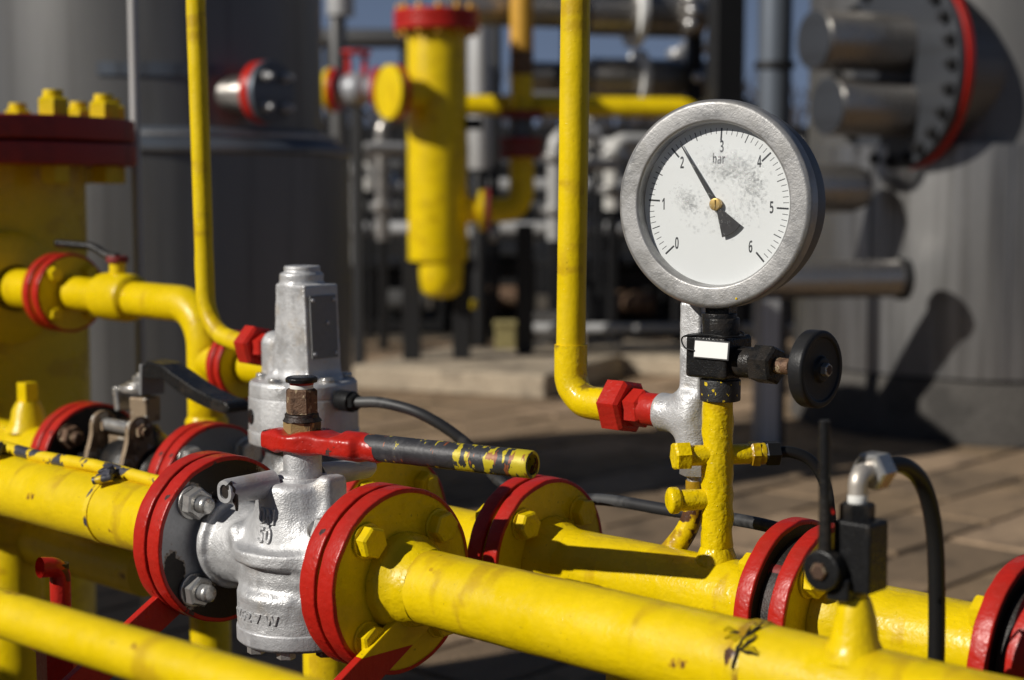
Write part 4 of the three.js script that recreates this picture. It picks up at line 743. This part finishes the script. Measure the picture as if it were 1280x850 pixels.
{ const p = at(171, 235, 3.1), t = thing('conduit', 'thin pale grey vertical conduit before the left tank', 'pipe', [p[0], 0, p[2]]); part(t, 'tube', lump(cyl('y', 0.0095, 0, 2.6, { seg: 20 }), 0.0004, 10), 'paleSteel'); part(t, 'foot_plate', mv(box(0.08, 0.01, 0.08, 0.002), 0, 0.005, 0), 'shadeDarkSteel'); }
{ // big grey tank
  const t = thing('storage_tank', 'large dark grey cylindrical tank behind the left pipework', 'tank', [-1.243, 0, -5.55]); t.scale.set(1.047, 1, 1.047);
  part(t, 'plinth', rev('y', [[0, 0], [0, 0.69], [0.08, 0.69], [0.08, 0]], { seg: 80, bevel: 0.01 }), 'concrete');
  part(t, 'lower_jacket', rev('y', [[0.08, 0], [0.08, 0.65], [1.205, 0.65], [1.215, 0.66], [1.225, 0.655]], { seg: 128 }), 'tankGrey');
  part(t, 'skirt', rev('y', [[1.220, 0.657], [1.228, 0.65], [1.290, 0.562]], { seg: 128 }), 'blueSteel');
  part(t, 'upper_shell', rev('y', [[1.28, 0.56], [1.80, 0.56], [1.86, 0.4], [1.88, 0]], { seg: 128 }), 'tankGrey');
  part(t, 'seam_band', rev('y', [[1.262, 0.595], [1.262, 0.608], [1.275, 0.608], [1.275, 0.580]], { seg: 128 }), 'paleSteel');
  const a = 0.62, band = part(t, 'strap', rev('y', [[1.445, 0.560], [1.445, 0.566], [1.485, 0.566], [1.485, 0.560]], { seg: 60, a0: -0.05, a1: 0.62 }), 'blueSteel');
  // blind nozzle: stub, red-rimmed flange, blind plate and bolts
  const nz = new THREE.Group(); nz.name = 'nozzle'; nz.position.set(0.415, 1.395, 0.48); nz.rotation.y = -0.55; t.add(nz);
  part(nz, 'stub', cyl('x', 0.056, -0.16, 0.030, { seg: 40 }), 'pipeClad');
  part(nz, 'red_flange', cyl('x', 0.098, 0.026, 0.060, { seg: 60, bevel: 0.003 }), 'red');
  part(nz, 'blind_plate', cyl('x', 0.098, 0.0605, 0.080, { seg: 60, bevel: 0.003 }), 'blueSteel');
  for (let i = 0; i < 4; i++) { const q = Math.PI / 4 + i * Math.PI / 2; part(nz, 'bolt', mv(mergeGeometries([hex('x', 0.016, 0.079, 0.096), cyl('x', 0.009, 0.095, 0.115, { seg: 14 })]), 0, 0.066 * Math.sin(q), 0.066 * Math.cos(q)), 'paleSteel'); }
}
// unseen pipes and a box added to shade the vessel and the low pipes
for (const [y, r, label] of [[1.69, 0.05, 'upper yellow pipe added outside the left edge to cast shade'], [1.05, 0.20, 'lower yellow pipe added outside the left edge to cast shade']]) {
  const t = along('shade_pipe', label, 'pipe', -2.5, y, 0.5, 'added shade pipes outside the left edge');
  part(t, 'pipe', rev('x', [[-1.2, 0], [-1.2, r], [0.84, r], [0.86, r * 0.9], [0.90, r * 0.6], [0.92, 0]], { seg: 48 }), 'yellow');
  for (const x of [-0.8, 0.4]) part(t, 'stand', mv(box(0.08, y - r * 0.9, 0.08, 0.004), x, -(y + r * 0.9) / 2, y > 1.2 ? -0.26 : 0), 'shadeDarkSteel');
}
{
  const t = along('shade_box', 'low grey box added outside the left edge to cast shade', 'cabinet', -0.75, 0, 1.12);
  part(t, 'casing', mv(box(1.5, 1.08, 0.3, 0.01), 0, 0.60, 0), 'tankGrey'); part(t, 'plinth', mv(box(1.4, 0.07, 0.26, 0.005), 0, 0.03, 0), 'shadeDarkSteel');
  for (const x of [-0.37, 0.37]) part(t, 'door', mv(box(0.70, 0.92, 0.012, 0.004), x, 0.56, 0.157), 'tankGrey');
}
// ------------------------------------------------------------------ MIDDLE: separator column on its slab
{
  const c = at(620, 470, 9.0), t = thing('concrete_plinth', 'low concrete slab under the black legs of the yellow column', 'slab', [c[0] - 0.02, 0, -9.05], YAW * 0.55);
  part(t, 'slab', lump(mv(box(1.15, 0.13, 1.2, 0.02), 0, 0.065, 0), 0.006, 5), 'concrete');
  const c2 = at(700, 470, 9.6), t2 = thing('concrete_plinth', 'second concrete slab right of the yellow column slab', 'slab', [c2[0] + 0.55, 0, -9.8], YAW * 0.55);
  part(t2, 'slab', lump(mv(box(1.3, 0.12, 0.9, 0.02), 0, 0.06, 0), 0.006, 5), 'concrete');
}
{
  const D = 9.0, k = D / 2000, p = at(547, 235, D), t = thing('separator_column', 'tall yellow column with bright red top flange on black legs', 'vessel', [p[0], 0, -D]);
  const Y = (py) => CAM_H + (235 - py) * k;
  part(t, 'shell', rev('y', [[Y(325), 0], [Y(325), 37 * k], [Y(42), 37 * k], [Y(42), 0]], { seg: 64, bevel: 0.004 }), 'yellow');
  part(t, 'sump', rev('y', [[Y(372), 0], [Y(370), 16 * k], [Y(362), 25 * k], [Y(345), 27 * k], [Y(324), 27 * k]], { seg: 48 }), 'yellow').position.set(0.02, 0, 0.03);
  for (const [a, b] of [[42, 30], [29, 18]]) part(t, 'top_flange', cyl('y', 53 * k, Y(a), Y(b), { seg: 64, bevel: 0.004 }), 'red');
  for (let i = 0; i < 12; i++) { const a = 0.1 + i * Math.PI / 6; part(t, 'bolt', mv(cyl('y', 0.018, Y(48), Y(11), { seg: 12 }), 46 * k * Math.sin(a), 0, 46 * k * Math.cos(a)), 'ochre'); }
  for (const x of [-0.15, 0.13]) { part(t, 'leg', mv(box(0.10, Y(300) - 0.13, 0.09, 0.004), x, (Y(300) + 0.13) / 2, -0.02 + (x > 0 ? -0.04 : 0)), 'shadeDarkSteel'); }
  part(t, 'clamp_band', mv(box(0.10, 0.06, 0.12, 0.004), 0.20, Y(156), 0), 'shadeDarkSteel');
  // side nozzle with its flange
  const nz = new THREE.Group(); nz.name = 'side_nozzle'; nz.position.set(-0.07, Y(120), 0.12); nz.rotation.y = -2.55; t.add(nz);
  part(nz, 'neck', cyl('x', 0.075, 0, 0.18, { seg: 32 }), 'yellow'); part(nz, 'flange', cyl('x', 0.150, 0.16, 0.19, { seg: 48, bevel: 0.003 }), 'red'); part(nz, 'mating_flange', cyl('x', 0.148, 0.195, 0.225, { seg: 48, bevel: 0.003 }), 'yellow');
  // right connection low on the column
  const rz = new THREE.Group(); rz.name = 'side_nozzle'; rz.position.set(0.1, Y(262), 0.0); t.add(rz);
  part(rz, 'neck', cyl('x', 0.075, 0, 0.13, { seg: 32 }), 'yellow'); part(rz, 'flange', cyl('x', 0.120, 0.13, 0.16, { seg: 48, bevel: 0.003 }), 'yellow'); part(rz, 'mating_flange', cyl('x', 0.122, 0.165, 0.195, { seg: 48, bevel: 0.003 }), 'maroon');
}
{ // valve in the line left of the column
  const D = 9.2, p = at(446, 112, D), t = thing('isolation_valve', 'grey valve between red flanges left of the yellow column', 'valve', p, -0.25);
  part(t, 'body', mergeGeometries([cyl('x', 0.075, -0.12, 0.12, { seg: 32 }), new THREE.SphereGeometry(0.10, 32, 20).toNonIndexed()]), 'paleGrey');
  for (const x of [-0.14, 0.12]) part(t, 'flange', cyl('x', 0.125, x, x + 0.028, { seg: 40, bevel: 0.003 }), 'red');
  part(t, 'pipe_end', cyl('x', 0.085, -0.30, -0.14, { seg: 30 }), 'yellow'); part(t, 'mating_flange', cyl('x', 0.125, -0.175, -0.145, { seg: 40, bevel: 0.003 }), 'yellow'); part(t, 'outlet', cyl('x', 0.07, 0.145, 0.36, { seg: 30 }), 'yellow');
  part(t, 'yoke', mergeGeometries([mv(box(0.03, 0.16, 0.03, 0.004), -0.05, 0.13, 0), mv(box(0.03, 0.16, 0.03, 0.004), 0.05, 0.13, 0), mv(cyl('y', 0.085, 0.20, 0.22, { seg: 30 }), 0, 0, 0)]), 'red');
  part(t, 'stand', mv(box(0.06, p[1] - 0.06, 0.06, 0.004), 0, -(p[1] - 0.06) / 2 - 0.06, 0), 'shadeDarkSteel');
}
{ // yellow header and drop with dark flanges
  const D = 9.45, k = D / 2000, Y = (py) => CAM_H + (235 - py) * k, x0 = at(583, 0, D)[0], x1 = at(875, 0, D)[0], xd = at(652, 0, D)[0];
  const t = thing('yellow_header', 'horizontal yellow header pipe behind the yellow column', 'pipe', [0, Y(132), -D]);
  part(t, 'pipe', lump(sweep(bend([[x0 - 0.25, 0, 0], [x1, -0.02, 0], [x1, -1.3, 0]], 0.12), 12.5 * k, { seg: 32 }), 0.001, 8), 'yellow');
  part(t, 'stand', mv(box(0.08, Y(132) + 0.02, 0.08, 0.004), x1, -(Y(132)) / 2, -0.02), 'shadeDarkSteel');
  const u = thing('drop_pipe', 'ochre and yellow drop pipe with dark red flanges and elbow', 'pipe', [xd, 0, -D + 0.14]);
  part(u, 'upper_pipe', cyl('y', 14 * k, Y(72), Y(-90), { seg: 32 }), 'ochre'); part(u, 'dark_sleeve', cyl('y', 14.3 * k, Y(98), Y(70), { seg: 32 }), 'rust'); part(u, 'lower_pipe', cyl('y', 13.6 * k, Y(150), Y(97), { seg: 32 }), 'yellow');
  part(u, 'flange', cyl('y', 27 * k, Y(150), Y(141), { seg: 40, bevel: 0.003 }), 'maroon'); part(u, 'spacer', cyl('y', 14 * k, Y(174), Y(150), { seg: 30 }), 'blueSteel'); part(u, 'flange', cyl('y', 27 * k, Y(185), Y(174), { seg: 40, bevel: 0.003 }), 'maroon'); part(u, 'flange', cyl('y', 27 * k, Y(198), Y(187), { seg: 40, bevel: 0.003 }), 'maroon');
  part(u, 'elbow', sweep(bend([[0, Y(190), 0], [0, Y(262), 0], [-0.22, Y(262), 0]], 0.2), 15.5 * k, { seg: 30 }), 'yellow');
  part(u, 'stand', mv(box(0.10, Y(280), 0.08, 0.004), 0.02, Y(280) / 2, -0.05), 'shadeDarkSteel');
}
// pale round pillars behind the column
for (const [px, w, y0, y1, D, mat, label] of [[600, 15, 212, -30, 11.2, 'paleSteel', 'pale vertical pillar just right of the yellow column'], [618, 9, 205, -30, 11.6, 'tankGrey', 'narrow grey pillar beside the pale one'], [428, 17, 24, -40, 11.0, 'paleSteel', 'pale pipe end high beside the left tank'], [424, 10, 200, 22, 11.0, 'tankGrey', 'grey pillar beside the right edge of the left tank']]) {
  const k = D / 2000, Y = (py) => CAM_H + (235 - py) * k, p = at(px, 235, D), t = thing('pillar', label, 'pillar', [p[0], 0, -D]);
  part(t, 'shaft', cyl('y', w * k, Y(y0), Y(y1), { seg: 30 }), mat); if (y0 > 100) part(t, 'base', cyl('y', w * k * 0.7, 0, Y(y0) + 0.002, { seg: 24 }), 'shadeDarkSteel'); else part(t, 'hanger', mv(box(0.05, Y(y0), 0.05, 0.004), 0, Y(y0) / 2, -0.1), 'shadeDarkSteel');
}
// ------------------------------------------------------------------ RIGHT BACK: clad exchangers, columns
for (const [py, r, xa, xb, D, label] of [[12, 33, 560, 945, 9.6, 'upper clad horizontal exchanger pipe at the top of the picture'], [97, 27, 640, 905, 9.9, 'lower clad horizontal exchanger pipe above the gauge']]) {
  const k = D / 2000, a = at(xa, py, D), b = at(xb, py, D), L = b[0] - a[0], t = thing('exchanger_pipe', label, 'pipe', [a[0], a[1], -D + 0.15], 0.28, 'clad exchanger pipes');
  const X = (px) => (px - xa) / (xb - xa) * L;
  part(t, 'cladding', lump(cyl('x', r * 0.9 * k, X(Math.max(xa, 740)), X(895), { seg: 48, bevel: 0.01 }), 0.002, 6), 'pipeClad');
  part(t, 'thin_pipe', cyl('x', r * 0.66 * k, 0, X(742), { seg: 40 }), 'pipeClad');
  part(t, 'end_cap', cyl('x', r * 1.32 * k, X(800), X(810), { seg: 48, bevel: 0.004 }), 'white');
  for (let i = 0; i < 8; i++) { const q = i * Math.PI / 4; part(t, 'clamp_bolt', mv(new THREE.SphereGeometry(8 * k, 16, 12).toNonIndexed(), X(868), 22 * k * Math.sin(q), 22 * k * Math.cos(q) + r * 0.55 * k), 'chrome'); }
  for (const px of [720, 890]) part(t, 'support', mv(box(0.08, a[1] - 0.05, 0.08, 0.004), X(px), -a[1] / 2, -0.02), 'shadeDarkSteel');
}
for (const [px, w, D, label] of [[905, 19, 9.2, 'dark vertical column left of the gauge top'], [966, 21, 8.6, 'blue grey vertical column above the gauge']]) {
  const k = D / 2000, p = at(px, 235, D), t = thing('column', label, 'column', [p[0], 0, -D], 0.3); part(t, 'shaft', px < 950 ? mv(box(w * 2 * k, 3.4, w * 1.6 * k, 0.006), 0, 1.7, 0) : cyl('y', w * k, 0, 3.4, { seg: 40 }), px < 950 ? 'shadeDarkSteel' : 'blueSteel');
  part(t, 'collar', px < 950 ? mv(box(w * 2.5 * k, 0.05, w * 2.2 * k, 0.004), 0, CAM_H + (235 - 130) * k, 0) : cyl('y', w * 1.2 * k, CAM_H + (235 - 88) * k, CAM_H + (235 - 80) * k, { seg: 40 }), 'shadeDarkSteel');
}
// ------------------------------------------------------------------ RIGHT: clad tank with manway
{
  const cx = at(1262, 235, 7.7)[0], t = thing('clad_tank', 'large sheet-metal clad tank at the right edge', 'tank', [cx, 0, -7.7]);
  part(t, 'plinth', lump(rev('y', [[0, 0], [0, 1.02], [0.27, 1.00], [0.27, 0]], { seg: 90, bevel: 0.01 }), 0.004, 5), 'darkConcrete');  // plinth colour left dark in place of a shadow across it
  part(t, 'upper_shell', rev('y', [[1.24, 0.955], [3.8, 0.955], [3.8, 0]], { seg: 120 }), 'tankGrey');
  // cladding sheets with overlapping edges, each a little proud of the next
  for (let i = 0; i < 14; i++) { const a = -2.2 + i * 0.314; part(t, 'cladding_sheet', lump(rev('y', [[0.285, 0.985], [0.285, 1.0 + (i % 2) * 0.006], [1.285, 1.0 + (i % 2) * 0.006], [1.285, 0.97]], { seg: 14, a0: a, a1: a + 0.335 }), 0.008, 3.2), 'tankClad'); }
  part(t, 'base_ring', rev('y', [[0.265, 0.9], [0.265, 0.99], [0.30, 0.99]], { seg: 100 }), 'shadeDarkSteel');
  // manway with bolted red-rimmed cover and capped tubes
  const mw = new THREE.Group(); mw.name = 'manway'; mw.position.set(-0.58, CAM_H + (235 - 90) / 2000 * 7.0, 0.635); mw.rotation.y = Math.PI + 0.42; t.add(mw);
  part(mw, 'neck', cyl('x', 0.36, -0.24, 0.10, { seg: 64 }), 'tankGrey'); part(mw, 'rim', cyl('x', 0.435, 0.09, 0.125, { seg: 80, bevel: 0.004 }), 'red'); part(mw, 'cover', cyl('x', 0.427, 0.126, 0.165, { seg: 80, bevel: 0.004 }), 'coverShadeBlue');
  for (let i = 0; i < 24; i++) { const q = i * Math.PI / 12; part(mw, 'bolt', mv(mergeGeometries([hex('x', 0.026, 0.163, 0.192), cyl('x', 0.014, 0.19, 0.21, { seg: 12 })]), 0, 0.392 * Math.sin(q), 0.392 * Math.cos(q)), 'shadeDarkSteel'); }
  for (const [y, z, r, l] of [[0.11, -0.03, 0.125, 0.60], [-0.165, -0.05, 0.122, 0.54]]) { const tb = part(mw, 'capped_tube', cyl('x', r, 0.16, l, { seg: 48, bevel: 0.006 }), 'pipeClad'); tb.position.set(0, y, z); part(tb, 'cap', cyl('x', r * 0.98, l + 0.001, l + 0.008, { seg: 48, bevel: 0.003 }), 'coverShadeBlue'); }
}
{ const D = 6.9, p = at(1038, 235, D), t = thing('capped_branch', 'capped grey branch pipe just right of the gauge', 'pipe', p, 0.35); part(t, 'pipe', mv(rev('x', [[-0.35, 0], [-0.35, 0.105], [0.10, 0.105], [0.16, 0.085], [0.18, 0]], { seg: 40, bevel: 0.006 }), 0, 0, 0), 'pipeClad'); part(t, 'stand', mv(box(0.06, 1.0, 0.06, 0.004), -0.25, -0.6, 0), 'shadeDarkSteel'); }
{ const D = 6.7, p = at(1128, 348, D), t = thing('outlet_pipe', 'grey horizontal outlet pipe low on the clad tank', 'pipe', p, 0.22); part(t, 'pipe', cyl('x', 0.078, -0.98, 0, { seg: 40, bevel: 0.004 }), 'pipeClad'); part(t, 'end_ring', cyl('x', 0.090, -0.02, 0.012, { seg: 40 }), 'shadeDarkSteel'); part(t, 'saddle', mv(box(0.08, p[1] - 0.06, 0.10, 0.006), -0.6, -(p[1] - 0.06) / 2 - 0.07, 0), 'paleSteel'); part(t, 'saddle', mv(box(0.08, p[1] - 0.06, 0.10, 0.006), -0.85, -(p[1] - 0.06) / 2 - 0.07, 0), 'paleSteel'); }
// ------------------------------------------------------------------ FAR: pipe rack, skids and wall darkened for shade, wood
const rackSpec = [[186, 13, 740, 1000, 12.2, 'whiteBand', 'white rack pipe left of the gauge'], [232, 9, 440, 1010, 12.8, 'paleSteel', 'pale rack pipe at mid height'], [286, 9, 440, 1010, 12.0, 'paleSteel', 'pale rack pipe just above the dark skids'], [207, 7, 430, 800, 13.4, 'tankGrey', 'thin grey rack pipe behind the yellow column'], [258, 6, 440, 1010, 13.6, 'tankGrey', 'thin grey rack pipe low in the rack'], [112, 14, 640, 800, 13.0, 'paleSteel', 'pale rack pipe under the lower exchanger'], [48, 12, 395, 520, 12.5, 'tankGrey', 'grey rack pipe beside the left tank top']];
for (const [py, r, xa, xb, D, mat, label] of rackSpec) {
  const k = D / 2000, a = at(xa, py, D), b = at(xb, py, D), t = thing('rack_pipe', label, 'pipe', a, 0, 'pipes of the far rack');
  part(t, 'pipe', cyl('x', r * k, 0, b[0] - a[0], { seg: 28, bevel: 0.004 }), mat);
  for (const f of [0.12, 0.88]) part(t, 'trestle', mv(box(0.06, a[1] - r * k * 0.8, 0.06, 0.003), (b[0] - a[0]) * f, -(a[1] + r * k * 0.8) / 2, 0), 'shadeDarkSteel');
}
for (const [px, py, D, label] of [[742, 160, 11.8, 'small silver flanged tee right of the dark red flanges'], [752, 205, 11.9, 'white elbow hanging below the white rack pipe'], [462, 215, 11.5, 'small pale gauge fitting left of the yellow column'], [600, 300, 11.4, 'small pale drain fitting low behind the yellow column']]) {
  const t = thing('pipe_fitting', label, 'fitting', at(px, py, D), 0.4, 'small fittings in the far rack');
  part(t, 'body', mergeGeometries([cyl('y', 0.062, -0.13, 0.10, { seg: 24 }), mv(cyl('x', 0.05, -0.12, 0.12, { seg: 24 }), 0, 0.03, 0)]), 'whiteBand'); part(t, 'flange', cyl('y', 0.095, 0.09, 0.12, { seg: 30 }), 'zinc');
  part(t, 'stand', mv(box(0.04, at(px, py, D)[1] - 0.1, 0.04, 0.002), 0, -(at(px, py, D)[1] - 0.1) / 2 - 0.1, 0), 'shadeDarkSteel');
}
// upright legs with flanges and elbows among the far racks
for (const [px, y0, y1, r, D, mat, label] of [[694, 300, 168, 10, 11.2, 'paleSteel', 'pale upright leg right of the yellow drop pipe'], [716, 330, 206, 7, 11.0, 'pipeClad', 'thin clad upright leg behind the tall yellow riser'], [766, 262, 178, 11, 11.3, 'whiteBand', 'white upright leg under the white rack pipe'], [446, 330, 186, 8, 10.6, 'paleSteel', 'pale upright leg between left tank and yellow column'], [478, 300, 150, 9, 10.9, 'pipeClad', 'clad upright leg left of the yellow column'], [930, 300, 140, 10, 10.4, 'pipeClad', 'clad upright leg behind the gauge top'], [848, 120, 60, 9, 10.6, 'chrome', 'bright short upright between the exchanger pipes']]) {
  const k = D / 2000, Y = (py) => CAM_H + (235 - py) * k, p = at(px, 235, D), t = thing('upright_leg', label, 'pipe', [p[0], 0, -D], 0.2, 'upright legs in the far racks');
  part(t, 'pipe', sweep(bend([[0, Y(y0), 0], [0, Y(y1), 0], [0.32, Y(y1), -0.1]], 0.1), r * k, { seg: 24 }), mat);
  for (const f of [0.25, 0.75]) part(t, 'flange', cyl('y', r * 1.8 * k, Y(y0 + (y1 - y0) * f), Y(y0 + (y1 - y0) * f) + 0.05, { seg: 30, bevel: 0.003 }), mat === 'chrome' ? 'chrome' : 'zinc');
  part(t, 'stand', mv(box(0.06, Y(y0) + 0.01, 0.06, 0.003), 0, Y(y0) / 2, 0), 'shadeDarkSteel');
}
for (const [px, w, h, D, label] of [[480, 70, 0.52, 12.6, 'shade-dark skid unit behind the left leg of the yellow column'], [610, 90, 0.60, 13.0, 'shade-dark skid unit behind the yellow column'], [760, 110, 0.55, 12.4, 'shade-dark skid unit left of the gauge'], [900, 120, 0.62, 13.2, 'shade-dark skid unit behind the gauge'], [1010, 80, 0.5, 12.0, 'shade-dark skid unit between gauge and clad tank']]) {  // frames and casings near-black in place of shade under the racks
  const k = D / 2000, p = at(px, 235, D), t = thing('skid_unit', label, 'equipment', [p[0], 0, -D], rr(-0.2, 0.2), 'shade-dark skid units');
  part(t, 'frame', mergeGeometries([mv(box(w * 2 * k, 0.09, 0.8, 0.006), 0, 0.045, 0), mv(box(w * 2 * k, 0.05, 0.8, 0.006), 0, h, 0)]), 'shadeDarkSteel');
  part(t, 'casing', mv(box(w * 1.3 * k, h - 0.16, 0.55, 0.01), 0, h / 2 + 0.02, -0.05), 'shadeDarkSteel');
  for (const x of [-1, 1]) for (const z of [-1, 1]) part(t, 'post', mv(box(0.05, h, 0.05, 0.004), x * w * 0.95 * k, h / 2, z * 0.36), 'shadeDarkSteel');
  part(t, 'motor', mv(cyl('x', 0.09, -0.16, 0.16, { seg: 24 }), w * 0.3 * k, 0.24, 0.34), px % 3 ? 'rust' : 'tankGrey');
}
{ // small things on the paving behind
  const mk = (px, py, D, label, cat, nm) => { const p = at(px, py, D); return [thing(nm, label, cat, [p[0], 0, -D]), p]; };
  let [t, p] = mk(663, 410, 9.9, 'pale grey pipe lying low across the paving left of the gauge', 'pipe', 'ground_pipe');
  part(t, 'pipe', mv(cyl('x', 0.032, 0, 1.9, { seg: 24 }), 0, p[1], 0, 0, -0.03, 0), 'paleSteel'); for (const x of [0.3, 1.5]) part(t, 'saddle', mv(box(0.08, p[1] - 0.03, 0.08, 0.004), x, (p[1] - 0.03) / 2, 0), 'concrete');
  [t, p] = mk(632, 430, 10, 'stubby faded yellow marker block behind the black legs', 'block', 'marker_block'); part(t, 'post', lump(mv(box(0.13, 0.24, 0.12, 0.01), 0, 0.12, 0), 0.004, 9), 'faded'); part(t, 'cap', lump(mv(box(0.15, 0.03, 0.14, 0.008), 0, 0.255, 0), 0.004, 9), 'faded');
  [t, p] = mk(588, 400, 10.4, 'small yellow capped drain stub behind the black legs', 'pipe', 'drain_stub'); part(t, 'post', cyl('y', 0.03, 0, 0.33, { seg: 16 }), 'shadeDarkSteel'); part(t, 'cap', cyl('y', 0.045, 0.32, 0.37, { seg: 20 }), 'yellow');
  [t, p] = mk(690, 440, 10.2, 'dark block beside the faded yellow marker block', 'block', 'footing_block'); part(t, 'block', lump(mv(box(0.42, 0.30, 0.4, 0.015), 0, 0.15, 0), 0.006, 6), 'darkConcrete');
}
{
  const t = thing('boundary_wall', 'shade-dark sheet-metal wall added far behind the pipe racks', 'wall', [0, 0, -17]);  // near-black panels stand in for shaded clutter
  for (let i = 0; i < 36; i++) part(t, 'wall_panel', wallPanel(), 'shadeDarkSteel').position.set(-9 + i * 0.5, 0, (i % 2) * 0.02);
}
function wallPanel() { return wallPanel.g ??= mv(box(0.49, 1.75, 0.04, 0.006, 1), 0, 0.875, 0); }
{ // leafless wood far behind, one mass
  const tri = new THREE.CylinderGeometry(0.01, 0.045, 1, 4, 1).toNonIndexed(), n = 3800, im = new THREE.InstancedMesh(tri, M.twig, n), o = new THREE.Object3D();
  for (let i = 0; i < n; i++) { const x = rr(-22, 26), z = rr(-58, -44), trunk = i < 220, y = trunk ? 1.6 : 0.6 + 3.4 * Math.pow(rnd(), 0.8); o.position.set(x, y, z); o.rotation.set(trunk ? rr(-0.08, 0.08) : rr(-1.1, 1.1), rr(0, 6.3), trunk ? rr(-0.08, 0.08) : rr(-1.1, 1.1)); o.scale.set(trunk ? 2.6 : 1.2, trunk ? 3.6 : rr(0.7, 1.8), trunk ? 2.6 : 1.2); o.updateMatrix(); im.setMatrixAt(i, o.matrix); }
  im.name = 'far_wood'; im.userData = { label: 'leafless brown wood far behind the plant', category: 'wood', kind: 'stuff' }; im.castShadow = im.receiveShadow = true; scene.add(im);
}
scene.traverse((o) => { if (o.isMesh) { o.castShadow = true; o.receiveShadow = true; } });
renderer.render(scene, camera);
